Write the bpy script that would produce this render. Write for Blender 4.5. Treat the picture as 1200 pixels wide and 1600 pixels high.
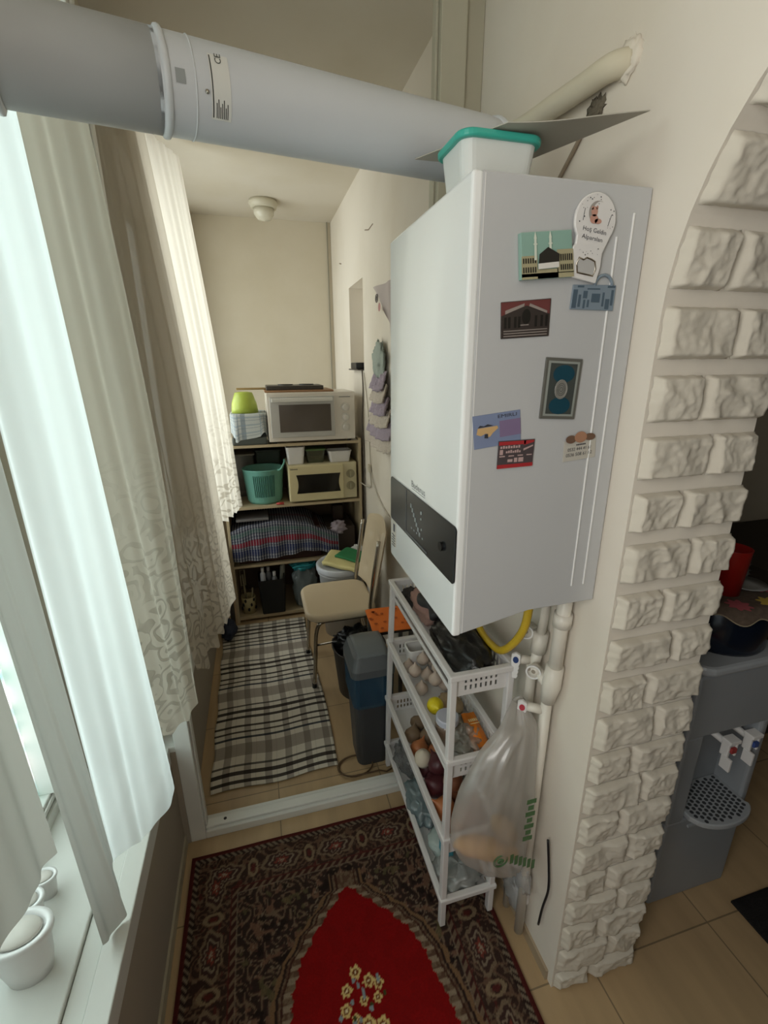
import bpy, math, random
import numpy as np
from mathutils import Vector, Matrix, noise
random.seed(7)
for o in list(bpy.data.objects): bpy.data.objects.remove(o)
C = bpy.context.scene.collection
S = bpy.context.scene
PI = math.pi
# ------------------------------------------------------------------ camera
M = Matrix(((0.96519514, 0.08562215, -0.24711777), (-0.2614562, 0.2933411, -0.91956058), (-0.00624496, 0.95216587, 0.30551785)))
CAM = Vector((0, 0, 1.775)); F = 721.0
cd = bpy.data.cameras.new('camera'); cam = bpy.data.objects.new('camera', cd); C.objects.link(cam)
cd.sensor_fit = 'VERTICAL'; cd.sensor_height = 36; cd.lens = 36 * F / 1600; cd.clip_start = .02
cam.matrix_world = Matrix.Translation(CAM) @ M.to_4x4()
S.camera = cam
# ------------------------------------------------------------------ light and exposure
S.view_settings.view_transform = 'Standard'; S.view_settings.look = 'None'
S.view_settings.gamma = 1; S.view_settings.use_curve_mapping = False
S.view_settings.exposure = 0.0
w = bpy.data.worlds.new('world'); S.world = w; w.use_nodes = True
w.node_tree.nodes['Background'].inputs[0].default_value = (.88, .95, 1, 1)
w.node_tree.nodes['Background'].inputs[1].default_value = .9
def area(name, loc, rot, sx, sy, power, col=(1, 1, 1)):
    l = bpy.data.lights.new(name, 'AREA'); l.shape = 'RECTANGLE'; l.size = sx; l.size_y = sy; l.energy = power; l.color = col
    o = bpy.data.objects.new(name, l); C.objects.link(o); o.location = loc; o.rotation_euler = rot; return o
# daylight through the windows of the left wall and a fill lamp added behind the camera
area('window_daylight_near', (-.95, 1.1, 1.7), (0, -PI/2, 0), 2.2, .8, 21, (1, .995, .98))
area('window_daylight_far', (-.95, 3.2, 1.75), (0, -PI/2, 0), 2.0, 1.3, 32, (1, .98, .94))
area('window_side_fill', (-.62, -.22, 1.95), (0, -PI/2, 0), 1.4, .8, 20, (1, .97, .91))  # lamp added inside the unseen side window to brighten the room
area('fill_behind_camera', (0.1, -2.4, 1.75), (PI/2, 0, 0), 1.2, 1.4, 3.5, (1, .98, .96))
area('kitchen_fill', (3.3, -.6, 1.8), (0, PI/2, 0), 1.0, 1.0, 1.2, (.95, .98, 1))  # added lamp lifting the dim kitchen, no window stands there

# ------------------------------------------------------------------ materials
MATS = {}
def nt(name):
    m = bpy.data.materials.new(name); m.use_nodes = True; n = m.node_tree; n.nodes.clear(); MATS[name] = m
    out = n.nodes.new('ShaderNodeOutputMaterial'); return m, n, out
def N(n, t, **kw):
    x = n.nodes.new(t)
    for k, v in kw.items():
        if k.startswith('i_'): x.inputs[k[2:].replace('_', ' ')].default_value = v
        else: setattr(x, k, v)
    return x
def lin(c):
    return tuple((v / 12.92 if v <= .04045 else ((v + .055) / 1.055) ** 2.4) for v in c)
def hx(h):
    h = h.lstrip('#'); return lin(tuple(int(h[i:i+2], 16) / 255 for i in (0, 2, 4)))
def mat(name, color, rough=.5, metal=0, var=.06, vscale=8, bump=0, bscale=60, trans=0, alpha=1, sss=0, emit=0, coat=0, spec=.5, ior=1.45):
    if name in MATS: return MATS[name]
    m, n, out = nt(name)
    c = hx(color) if isinstance(color, str) else color
    b = N(n, 'ShaderNodeBsdfPrincipled'); b.inputs['Roughness'].default_value = rough; b.inputs['Metallic'].default_value = metal
    b.inputs['Specular IOR Level'].default_value = spec; b.inputs['IOR'].default_value = ior
    b.inputs['Transmission Weight'].default_value = trans; b.inputs['Alpha'].default_value = alpha; b.inputs['Coat Weight'].default_value = coat
    tc = N(n, 'ShaderNodeTexCoord')
    nz = N(n, 'ShaderNodeTexNoise'); nz.inputs['Scale'].default_value = vscale; nz.inputs['Detail'].default_value = 4
    n.links.new(tc.outputs['Object'], nz.inputs['Vector'])
    mx = N(n, 'ShaderNodeMix', data_type='RGBA')
    mx.inputs[6].default_value = (*[min(1, v * (1 - var)) for v in c], 1); mx.inputs[7].default_value = (*[min(1, v * (1 + var)) for v in c], 1)
    n.links.new(nz.outputs['Fac'], mx.inputs[0]); n.links.new(mx.outputs[2], b.inputs['Base Color'])
    if bump:
        nb = N(n, 'ShaderNodeTexNoise'); nb.inputs['Scale'].default_value = bscale; nb.inputs['Detail'].default_value = 3
        n.links.new(tc.outputs['Object'], nb.inputs['Vector'])
        bp = N(n, 'ShaderNodeBump'); bp.inputs['Strength'].default_value = bump; bp.inputs['Distance'].default_value = .01
        n.links.new(nb.outputs['Fac'], bp.inputs['Height']); n.links.new(bp.outputs[0], b.inputs['Normal'])
    if sss:
        b.inputs['Subsurface Weight'].default_value = sss; b.inputs['Subsurface Radius'].default_value = (.01, .01, .01)
    n.links.new(b.outputs[0], out.inputs[0]); return m
def mat_cloth(name, color, sheer=.15, transl=.55, lace=False, z0=1.2):
    m, n, out = nt(name); c = (*hx(color), 1)
    d = N(n, 'ShaderNodeBsdfDiffuse'); t = N(n, 'ShaderNodeBsdfTranslucent'); tr = N(n, 'ShaderNodeBsdfTransparent')
    d.inputs[0].default_value = c; t.inputs[0].default_value = c; tr.inputs[0].default_value = (1, 1, 1, 1)
    a = N(n, 'ShaderNodeMixShader'); a.inputs[0].default_value = transl
    n.links.new(d.outputs[0], a.inputs[1]); n.links.new(t.outputs[0], a.inputs[2])
    b = N(n, 'ShaderNodeMixShader'); n.links.new(a.outputs[0], b.inputs[1]); n.links.new(tr.outputs[0], b.inputs[2])
    b.inputs[0].default_value = sheer
    tc = N(n, 'ShaderNodeTexCoord'); g = tc.outputs['Object']
    if lace:
        # embroidered scrolls: rings around scattered cells, and a wavy stem, only below the height z0
        sep = N(n, 'ShaderNodeSeparateXYZ'); n.links.new(g, sep.inputs[0])
        cmb = N(n, 'ShaderNodeCombineXYZ'); n.links.new(sep.outputs[1], cmb.inputs[0]); n.links.new(sep.outputs[2], cmb.inputs[1])
        nz = N(n, 'ShaderNodeTexNoise'); nz.inputs['Scale'].default_value = 9; n.links.new(cmb.outputs[0], nz.inputs['Vector'])
        mxv = N(n, 'ShaderNodeMix', data_type='RGBA'); mxv.inputs[0].default_value = .10
        n.links.new(cmb.outputs[0], mxv.inputs[6]); n.links.new(nz.outputs['Color'], mxv.inputs[7])
        v = N(n, 'ShaderNodeTexVoronoi'); v.inputs['Scale'].default_value = 14; v.feature = 'F1'; n.links.new(mxv.outputs[2], v.inputs['Vector'])
        ml = N(n, 'ShaderNodeMath', operation='MULTIPLY'); ml.inputs[1].default_value = 21; n.links.new(v.outputs['Distance'], ml.inputs[0])
        sn = N(n, 'ShaderNodeMath', operation='SINE'); n.links.new(ml.outputs[0], sn.inputs[0])
        gt = N(n, 'ShaderNodeMapRange'); gt.inputs[1].default_value = .25; gt.inputs[2].default_value = .6; n.links.new(sn.outputs[0], gt.inputs[0])
        zr = N(n, 'ShaderNodeMapRange'); zr.inputs[1].default_value = z0 + .25; zr.inputs[2].default_value = z0 - .3; n.links.new(sep.outputs[2], zr.inputs[0])
        n2 = N(n, 'ShaderNodeTexNoise'); n2.inputs['Scale'].default_value = 5; n.links.new(cmb.outputs[0], n2.inputs['Vector'])
        r2 = N(n, 'ShaderNodeMapRange'); r2.inputs[1].default_value = .34; r2.inputs[2].default_value = .44; n.links.new(n2.outputs['Fac'], r2.inputs[0])
        m1 = N(n, 'ShaderNodeMath', operation='MULTIPLY'); n.links.new(gt.outputs[0], m1.inputs[0]); n.links.new(zr.outputs[0], m1.inputs[1])
        m2 = N(n, 'ShaderNodeMath', operation='MULTIPLY'); n.links.new(m1.outputs[0], m2.inputs[0]); n.links.new(r2.outputs[0], m2.inputs[1])
        sb = N(n, 'ShaderNodeMapRange'); sb.inputs[3].default_value = sheer; sb.inputs[4].default_value = 0; n.links.new(m2.outputs[0], sb.inputs[0]); n.links.new(sb.outputs[0], b.inputs[0])
        ml2 = N(n, 'ShaderNodeMix', data_type='RGBA'); ml2.inputs[6].default_value = c; ml2.inputs[7].default_value = (.52, .47, .39, 1); n.links.new(m2.outputs[0], ml2.inputs[0])
        n.links.new(ml2.outputs[2], t.inputs[0]); n.links.new(ml2.outputs[2], d.inputs[0])
        bp = N(n, 'ShaderNodeBump'); bp.inputs['Strength'].default_value = .8; bp.inputs['Distance'].default_value = .004; n.links.new(m2.outputs[0], bp.inputs['Height'])
        n.links.new(bp.outputs[0], d.inputs['Normal'])
    n.links.new(b.outputs[0], out.inputs[0]); return m
def mat_plaid(name, base, bands, rough=.9):
    """woven stripes: bands = [(axis, scale, lo, hi, colour, opacity)] on the fraction of the object coordinate"""
    m, n, out = nt(name); b = N(n, 'ShaderNodeBsdfPrincipled'); b.inputs['Roughness'].default_value = rough; b.inputs['Specular IOR Level'].default_value = .1
    tc = N(n, 'ShaderNodeTexCoord'); sep = N(n, 'ShaderNodeSeparateXYZ'); n.links.new(tc.outputs['UV'], sep.inputs[0])
    cur = None
    for ax, sc, lo, hi, col, op in bands:
        mu = N(n, 'ShaderNodeMath', operation='MULTIPLY'); mu.inputs[1].default_value = sc; n.links.new(sep.outputs[ax], mu.inputs[0])
        fr = N(n, 'ShaderNodeMath', operation='FRACT'); n.links.new(mu.outputs[0], fr.inputs[0])
        g1 = N(n, 'ShaderNodeMath', operation='GREATER_THAN'); g1.inputs[1].default_value = lo; n.links.new(fr.outputs[0], g1.inputs[0])
        g2 = N(n, 'ShaderNodeMath', operation='LESS_THAN'); g2.inputs[1].default_value = hi; n.links.new(fr.outputs[0], g2.inputs[0])
        pr = N(n, 'ShaderNodeMath', operation='MULTIPLY'); n.links.new(g1.outputs[0], pr.inputs[0]); n.links.new(g2.outputs[0], pr.inputs[1])
        po = N(n, 'ShaderNodeMath', operation='MULTIPLY'); po.inputs[1].default_value = op; n.links.new(pr.outputs[0], po.inputs[0])
        mx = N(n, 'ShaderNodeMix', data_type='RGBA'); mx.inputs[7].default_value = (*hx(col), 1)
        if cur is None: mx.inputs[6].default_value = (*hx(base), 1)
        else: n.links.new(cur, mx.inputs[6])
        n.links.new(po.outputs[0], mx.inputs[0]); cur = mx.outputs[2]
    n.links.new(cur, b.inputs['Base Color'])
    nb = N(n, 'ShaderNodeTexNoise'); nb.inputs['Scale'].default_value = 150; bp = N(n, 'ShaderNodeBump'); bp.inputs['Strength'].default_value = .3; bp.inputs['Distance'].default_value = .003
    n.links.new(tc.outputs['Object'], nb.inputs['Vector']); n.links.new(nb.outputs['Fac'], bp.inputs['Height']); n.links.new(bp.outputs[0], b.inputs['Normal'])
    n.links.new(b.outputs[0], out.inputs[0]); return m
def mat_attr(name, rough=.9, bump=.4, bscale=250):
    m, n, out = nt(name); b = N(n, 'ShaderNodeBsdfPrincipled'); b.inputs['Roughness'].default_value = rough; b.inputs['Specular IOR Level'].default_value = .1
    at = N(n, 'ShaderNodeVertexColor'); at.layer_name = 'Col'
    tc = N(n, 'ShaderNodeTexCoord'); nb = N(n, 'ShaderNodeTexNoise'); nb.inputs['Scale'].default_value = bscale
    n.links.new(tc.outputs['Object'], nb.inputs['Vector'])
    mr = N(n, 'ShaderNodeMapRange'); mr.inputs[3].default_value = .7; mr.inputs[4].default_value = 1.3; n.links.new(nb.outputs['Fac'], mr.inputs[0])
    hs = N(n, 'ShaderNodeHueSaturation'); n.links.new(at.outputs[0], hs.inputs['Color']); n.links.new(mr.outputs[0], hs.inputs['Value'])
    n.links.new(hs.outputs[0], b.inputs['Base Color'])
    bp = N(n, 'ShaderNodeBump'); bp.inputs['Strength'].default_value = bump; bp.inputs['Distance'].default_value = .003
    n.links.new(nb.outputs['Fac'], bp.inputs['Height']); n.links.new(bp.outputs[0], b.inputs['Normal'])
    n.links.new(b.outputs[0], out.inputs[0]); return m
def mat_glass(name, tint=(.97, 1, .99), frost=.0, gloss=.08):
    m, n, out = nt(name); tr = N(n, 'ShaderNodeBsdfTransparent'); tr.inputs[0].default_value = (*tint, 1)
    g = N(n, 'ShaderNodeBsdfGlossy'); g.inputs['Roughness'].default_value = .05
    t = N(n, 'ShaderNodeBsdfTranslucent'); t.inputs[0].default_value = (*tint, 1)
    a = N(n, 'ShaderNodeMixShader'); a.inputs[0].default_value = gloss; n.links.new(tr.outputs[0], a.inputs[1]); n.links.new(g.outputs[0], a.inputs[2])
    b = N(n, 'ShaderNodeMixShader'); n.links.new(a.outputs[0], b.inputs[1]); n.links.new(t.outputs[0], b.inputs[2]); b.inputs[0].default_value = frost
    if frost:
        tc = N(n, 'ShaderNodeTexCoord'); v = N(n, 'ShaderNodeTexVoronoi'); v.inputs['Scale'].default_value = 28; v.feature = 'SMOOTH_F1'; n.links.new(tc.outputs['Object'], v.inputs['Vector'])
        mx = N(n, 'ShaderNodeMix', data_type='RGBA'); mx.inputs[6].default_value = (.45, .68, .64, 1); mx.inputs[7].default_value = (1, 1, 1, 1)
        mr = N(n, 'ShaderNodeMapRange'); mr.inputs[1].default_value = .1; mr.inputs[2].default_value = .6; n.links.new(v.outputs['Distance'], mr.inputs[0]); n.links.new(mr.outputs[0], mx.inputs[0]); n.links.new(mx.outputs[2], tr.inputs[0]); n.links.new(mx.outputs[2], t.inputs[0])
    n.links.new(b.outputs[0], out.inputs[0]); return m
def mat_film(name, color, opacity=.4, rough=.25, transl=.5):
    m, n, out = nt(name); c = (*hx(color), 1)
    tr = N(n, 'ShaderNodeBsdfTransparent'); d = N(n, 'ShaderNodeBsdfDiffuse'); d.inputs[0].default_value = c
    t = N(n, 'ShaderNodeBsdfTranslucent'); t.inputs[0].default_value = c; g = N(n, 'ShaderNodeBsdfGlossy'); g.inputs['Roughness'].default_value = rough
    a = N(n, 'ShaderNodeMixShader'); a.inputs[0].default_value = transl; n.links.new(d.outputs[0], a.inputs[1]); n.links.new(t.outputs[0], a.inputs[2])
    b = N(n, 'ShaderNodeMixShader'); b.inputs[0].default_value = opacity; n.links.new(tr.outputs[0], b.inputs[1]); n.links.new(a.outputs[0], b.inputs[2])
    e = N(n, 'ShaderNodeMixShader'); e.inputs[0].default_value = .08; n.links.new(b.outputs[0], e.inputs[1]); n.links.new(g.outputs[0], e.inputs[2])
    n.links.new(e.outputs[0], out.inputs[0]); return m
def mat_wall(name, color, stain='#b3a585', bump=.25):
    m, n, out = nt(name); b = N(n, 'ShaderNodeBsdfPrincipled'); b.inputs['Roughness'].default_value = .75; b.inputs['Specular IOR Level'].default_value = .25
    tc = N(n, 'ShaderNodeTexCoord'); nz = N(n, 'ShaderNodeTexNoise'); nz.inputs['Scale'].default_value = 1.6; nz.inputs['Detail'].default_value = 6
    n.links.new(tc.outputs['Object'], nz.inputs['Vector'])
    mr = N(n, 'ShaderNodeMapRange'); mr.inputs[1].default_value = .45; mr.inputs[2].default_value = .8; mr.inputs[4].default_value = .45; n.links.new(nz.outputs['Fac'], mr.inputs[0])
    mx = N(n, 'ShaderNodeMix', data_type='RGBA'); mx.inputs[6].default_value = (*hx(color), 1); mx.inputs[7].default_value = (*hx(stain), 1); n.links.new(mr.outputs[0], mx.inputs[0])
    n.links.new(mx.outputs[2], b.inputs['Base Color'])
    nb = N(n, 'ShaderNodeTexNoise'); nb.inputs['Scale'].default_value = 14; nb.inputs['Detail'].default_value = 6; n.links.new(tc.outputs['Object'], nb.inputs['Vector'])
    bp = N(n, 'ShaderNodeBump'); bp.inputs['Strength'].default_value = bump; bp.inputs['Distance'].default_value = .006; n.links.new(nb.outputs['Fac'], bp.inputs['Height']); n.links.new(bp.outputs[0], b.inputs['Normal'])
    n.links.new(b.outputs[0], out.inputs[0]); return m
def mat_floor(name):
    m, n, out = nt(name); b = N(n, 'ShaderNodeBsdfPrincipled'); b.inputs['Roughness'].default_value = .32
    tc = N(n, 'ShaderNodeTexCoord'); br = N(n, 'ShaderNodeTexBrick'); br.offset = 0.0; mp = N(n, 'ShaderNodeMapping')
    mp.inputs['Location'].default_value = (.05, .17, 0)
    n.links.new(tc.outputs['Object'], mp.inputs[0]); n.links.new(mp.outputs[0], br.inputs['Vector'])
    br.inputs['Scale'].default_value = 1; br.inputs['Brick Width'].default_value = .45; br.inputs['Row Height'].default_value = .45; br.inputs['Mortar Size'].default_value = .0025
    br.inputs['Color1'].default_value = (*hx('#b09672'), 1); br.inputs['Color2'].default_value = (*hx('#a98f6c'), 1); br.inputs['Mortar'].default_value = (*hx('#7d6b52'), 1)
    nz = N(n, 'ShaderNodeTexNoise'); nz.inputs['Scale'].default_value = 5; nz.inputs['Detail'].default_value = 8; n.links.new(tc.outputs['Object'], nz.inputs['Vector'])
    mp2 = N(n, 'ShaderNodeMapping'); mp2.inputs['Scale'].default_value = (3, .5, 1); n.links.new(tc.outputs['Object'], mp2.inputs[0]); n.links.new(mp2.outputs[0], nz.inputs['Vector'])
    hs = N(n, 'ShaderNodeHueSaturation'); mr = N(n, 'ShaderNodeMapRange'); mr.inputs[3].default_value = .75; mr.inputs[4].default_value = 1.25; n.links.new(nz.outputs['Fac'], mr.inputs[0])
    n.links.new(br.outputs['Color'], hs.inputs['Color']); n.links.new(mr.outputs[0], hs.inputs['Value']); n.links.new(hs.outputs[0], b.inputs['Base Color'])
    n.links.new(b.outputs[0], out.inputs[0]); return m

# ------------------------------------------------------------------ mesh helpers
ORIG = {}
class MB:
    def __init__(s): s.v = []; s.f = []; s.mi = []; s.uv = {}; s.cur = 0
    def add(s, vs, fs, mi=None):
        k = len(s.v); s.v += [tuple(v) for v in vs]
        for f in fs: s.f.append(tuple(i + k for i in f)); s.mi.append(s.cur if mi is None else mi)
        return s
    def box(s, a, b, mi=None):
        x0, y0, z0 = a; x1, y1, z1 = b
        return s.add([(x0,y0,z0),(x1,y0,z0),(x1,y1,z0),(x0,y1,z0),(x0,y0,z1),(x1,y0,z1),(x1,y1,z1),(x0,y1,z1)],
                     [(0,3,2,1),(4,5,6,7),(0,1,5,4),(1,2,6,5),(2,3,7,6),(3,0,4,7)], mi)
    def hexa(s, P, mi=None):   # 8 points, bottom ring then top ring
        return s.add(P, [(0,3,2,1),(4,5,6,7),(0,1,5,4),(1,2,6,5),(2,3,7,6),(3,0,4,7)], mi)
    def tube(s, path, r, n=12, closed=False, mi=None, cap=True):
        path = [Vector(p) for p in path]; L = len(path); rr = r if isinstance(r, (list, tuple)) else [r] * L
        ref = Vector((.13, .29, .95)).normalized(); rings = []
        for i, p in enumerate(path):
            a = path[(i - 1) % L] if (i or closed) else p; b = path[(i + 1) % L] if (i < L - 1 or closed) else p
            d = (b - a).normalized(); u = d.cross(ref)
            if u.length < 1e-3: u = d.cross(Vector((1, 0, 0)))
            u.normalize(); v = d.cross(u).normalized(); ref = u.cross(d).normalized() if False else ref
            rings.append([p + (u * math.cos(2*PI*k/n) + v * math.sin(2*PI*k/n)) * rr[i] for k in range(n)])
        vs = [q for R in rings for q in R]; fs = []
        for i in range(L if closed else L - 1):
            j = (i + 1) % L
            for k in range(n): fs.append((i*n+k, i*n+(k+1)%n, j*n+(k+1)%n, j*n+k))
        if cap and not closed: fs.append(tuple(range(n))[::-1]); fs.append(tuple((L-1)*n+k for k in range(n)))
        return s.add(vs, fs, mi)
    def cyl(s, p0, p1, r0, r1=None, n=24, mi=None): return s.tube([p0, p1], [r0, r0 if r1 is None else r1], n, mi=mi)
    def lathe(s, prof, c=(0,0,0), n=32, mi=None, sx=1, sy=1, M3=None):
        vs = []
        for r, z in prof:
            for k in range(n):
                p = Vector((r*sx*math.cos(2*PI*k/n), r*sy*math.sin(2*PI*k/n), z))
                if M3: p = M3 @ p
                vs.append(p + Vector(c))
        fs = []
        for i in range(len(prof)-1):
            for k in range(n): fs.append((i*n+k, i*n+(k+1)%n, (i+1)*n+(k+1)%n, (i+1)*n+k))
        if prof[0][0] > 1e-5: fs.append(tuple(range(n))[::-1])
        if prof[-1][0] > 1e-5: fs.append(tuple((len(prof)-1)*n+k for k in range(n)))
        return s.add(vs, fs, mi)
    def prism(s, poly, o, u, v, d, mi=None):     # outline in plane (u,v) at o, thick by vector d
        o, u, v, d = map(Vector, (o, u, v, d)); n = len(poly)
        vs = [o + u*a + v*b for a, b in poly] + [o + u*a + v*b + d for a, b in poly]
        fs = [tuple(range(n))[::-1], tuple(range(n, 2*n))] + [(i, (i+1) % n, n+(i+1) % n, n+i) for i in range(n)]
        return s.add(vs, fs, mi)
    def grid(s, fn, nu, nv, mi=None, closeu=False):
        vs = []; k0 = len(s.v)
        for j in range(nv+1):
            for i in range(nu+1): vs.append(fn(i/nu, j/nv))
        fs = [(j*(nu+1)+i, j*(nu+1)+i+1, (j+1)*(nu+1)+i+1, (j+1)*(nu+1)+i) for j in range(nv) for i in range(nu)]
        for j in range(nv+1):
            for i in range(nu+1): s.uv[k0+j*(nu+1)+i] = (i/nu, j/nv)
        return s.add(vs, fs, mi)
    def blob(s, c, r, amp=.1, sc=3, seed=0, nu=28, nv=18, mi=None, sq=1.0):
        c = Vector(c)
        def fn(a, b):
            t = a*2*PI; ph = -PI/2 + b*PI
            d = Vector((math.cos(ph)*math.cos(t), math.cos(ph)*math.sin(t), math.sin(ph)))
            d = Vector([math.copysign(abs(q)**sq, q) for q in d])
            k = 1 + amp*noise.noise(d*sc + Vector((seed*7.3, seed*3.1, seed))) + amp*.5*noise.noise(d*sc*2.7 + Vector((seed, 9, seed)))
            return c + Vector((d.x*r[0], d.y*r[1], d.z*r[2]))*k
        return s.grid(fn, nu, nv, mi)
    def text(s, body, o, u, v, h, mi=None, width=None, dep=.0006, align='LEFT'):
        o, u, v = Vector(o), Vector(u).normalized(), Vector(v).normalized()
        cu = bpy.data.curves.new('t', 'FONT'); cu.body = body; cu.extrude = 0; cu.resolution_u = 3
        ob = bpy.data.objects.new('t', cu); C.objects.link(ob)
        me = bpy.data.meshes.new_from_object(ob.evaluated_get(bpy.context.evaluated_depsgraph_get()))
        pts = [tuple(q.co) for q in me.vertices]
        if pts:
            x0 = min(p[0] for p in pts); x1 = max(p[0] for p in pts); y1 = max(p[1] for p in pts); y0 = min(p[1] for p in pts)
            k = h/(y1-y0); kx = k if width is None else width/(x1-x0)
            off = 0 if align == 'LEFT' else -(x1-x0)*kx/2
            s.add([o + u*((p[0]-x0)*kx+off) + v*((p[1]-y0)*k) for p in pts], [tuple(f.vertices) for f in me.polygons], mi)
        bpy.data.objects.remove(ob); bpy.data.curves.remove(cu); bpy.data.meshes.remove(me)
        return s
    def build(s, name, mats, parent=None, label=None, smooth=False, bevel=0, seg=2, solid=0, weld=False, sub=0, kind=None, uv=False):
        if not isinstance(mats, (list, tuple)): mats = [mats]
        off = ORIG.get(parent.name, Vector()) if parent else Vector()
        me = bpy.data.meshes.new(name); me.from_pydata([tuple(Vector(v) - off) for v in s.v], [], s.f)
        for m in mats: me.materials.append(m)
        for p, i in zip(me.polygons, s.mi): p.material_index = i; p.use_smooth = smooth
        if uv:
            L = me.uv_layers.new(name='UVMap')
            for lp in me.loops: L.data[lp.index].uv = s.uv.get(lp.vertex_index, (0, 0))
        me.validate()
        o = bpy.data.objects.new(name, me); C.objects.link(o); ORIG[o.name] = off
        if parent: o.parent = parent
        if label: o['label'] = label
        if kind: o['kind'] = kind
        if weld: md = o.modifiers.new('w', 'WELD'); md.merge_threshold = .0005
        if solid: md = o.modifiers.new('s', 'SOLIDIFY'); md.thickness = solid; md.offset = 0
        if bevel: md = o.modifiers.new('b', 'BEVEL'); md.width = bevel; md.segments = seg; md.limit_method = 'ANGLE'; md.angle_limit = math.radians(35); md.harden_normals = False
        if sub: md = o.modifiers.new('u', 'SUBSURF'); md.levels = sub; md.render_levels = sub
        return o
def tag(o, label, cat, group=None):
    o['label'] = label; o['category'] = cat
    if group: o['group'] = group
    return o
def thing(name, label, cat, loc, group=None):
    o = bpy.data.objects.new(name, None); C.objects.link(o); o.location = loc; o.empty_display_size = .05
    ORIG[o.name] = Vector(loc); return tag(o, label, cat, group)
def struct(o): o['kind'] = 'structure'; return o
def arc(c, r, a0, a1, n, ax='xz', y=0):
    return [(c[0]+r*math.cos(a0+(a1-a0)*i/n), c[1]+r*math.sin(a0+(a1-a0)*i/n)) for i in range(n+1)]
def rrect(w, h, r, n=5, cx=0, cy=0):
    P = []
    for sx, sy, a in ((1,1,0),(-1,1,PI/2),(-1,-1,PI),(1,-1,1.5*PI)):
        for i in range(n+1):
            t = a+PI/2*i/n; P.append((cx+sx*(w/2-r)+r*math.cos(t), cy+sy*(h/2-r)+r*math.sin(t)))
    return P
def spline(P, n=8):
    P = [Vector(p) for p in P]; Q = [P[0]*2-P[1]] + P + [P[-1]*2-P[-2]]; R = []
    for i in range(1, len(Q)-2):
        a, b, c, d = Q[i-1:i+3]
        for k in range(n):
            t = k/n; R.append(.5*((2*b)+(c-a)*t+(2*a-5*b+4*c-d)*t*t+(3*b-a-3*c+d)*t**3))
    return R + [P[-1]]

# common materials
wallm = mat_wall('painted_plaster', '#ded6c9', stain='#c2b59d')
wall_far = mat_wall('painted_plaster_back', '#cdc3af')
ceilm = mat_wall('ceiling_paint', '#cdc5b6', bump=.1)
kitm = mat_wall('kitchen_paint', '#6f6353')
pvc = mat('pvc_white', '#dcdcd6', .35)
pvc_old = mat('pvc_aged', '#b8b3a0', .4)
white = mat('white_plastic', '#dedcda', .35)
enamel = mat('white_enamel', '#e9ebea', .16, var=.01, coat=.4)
enamel_side = mat('shaded_white_sheet_metal', '#b9babb', .3, var=.015)  # white steel, greyed in its colour for the shaded side
chrome = mat('chrome', '#b9b2a6', .2, metal=1)
black = mat('black_plastic', '#17181a', .4)
floorm = mat_floor('beige_floor_tiles')

# ------------------------------------------------------------------ setting
XL, XR, YP, YB, ZC = -.41, .70, 1.475, 4.22, 2.86
b = MB(); b.box((-.95, -2.6, -.06), (3.4, YB+.1, 0)); struct(b.build('floor', floorm))
b = MB(); b.box((-.95, -2.6, ZC), (3.4, YB+.1, ZC+.1)); struct(b.build('ceiling', ceilm))
b = MB(); b.box((-.95, YB, 0), (XR+.28, YB+.12, ZC)); b.box((.98, 1.9, 0), (3.4, 2.0, ZC)); struct(b.build('wall_back', [wall_far]))
b = MB(); b.box((-.95, -2.7, 0), (3.4, -2.6, ZC)); struct(b.build('wall_front', wallm))
b = MB(); b.box((3.4, -2.7, 0), (3.5, 2.0, ZC)); struct(b.build('wall_kitchen', kitm))
# left wall: low parapet, piers, an unseen pier added to shade the leftmost curtain, lintel
b = MB()
b.box((-.80, -2.6, 0), (XL, YP, .40)); b.box((-.80, YP, 0), (XL+.02, YB, .44)); b.box((-.80, -2.6, .40), (XL-.02, YP, .44))
b.box((-.84, -2.6, 2.72), (XL-.08, YB, ZC)); b.box((-.84, -2.6, .44), (-.5, -1.5, 2.72)); b.box((-.84, .12, .95), (-.5, .66, 2.72))
b.box((-.84, 1.45, .44), (-.47, 2.45, 2.72)); b.box((-.84, 3.95, .44), (-.47, YB, 2.72))
struct(b.build('wall_left', mat_wall('shaded_parapet_paint', '#a1978a', bump=.12)))  # wall colour darkened to stand for shade under the sill
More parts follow.
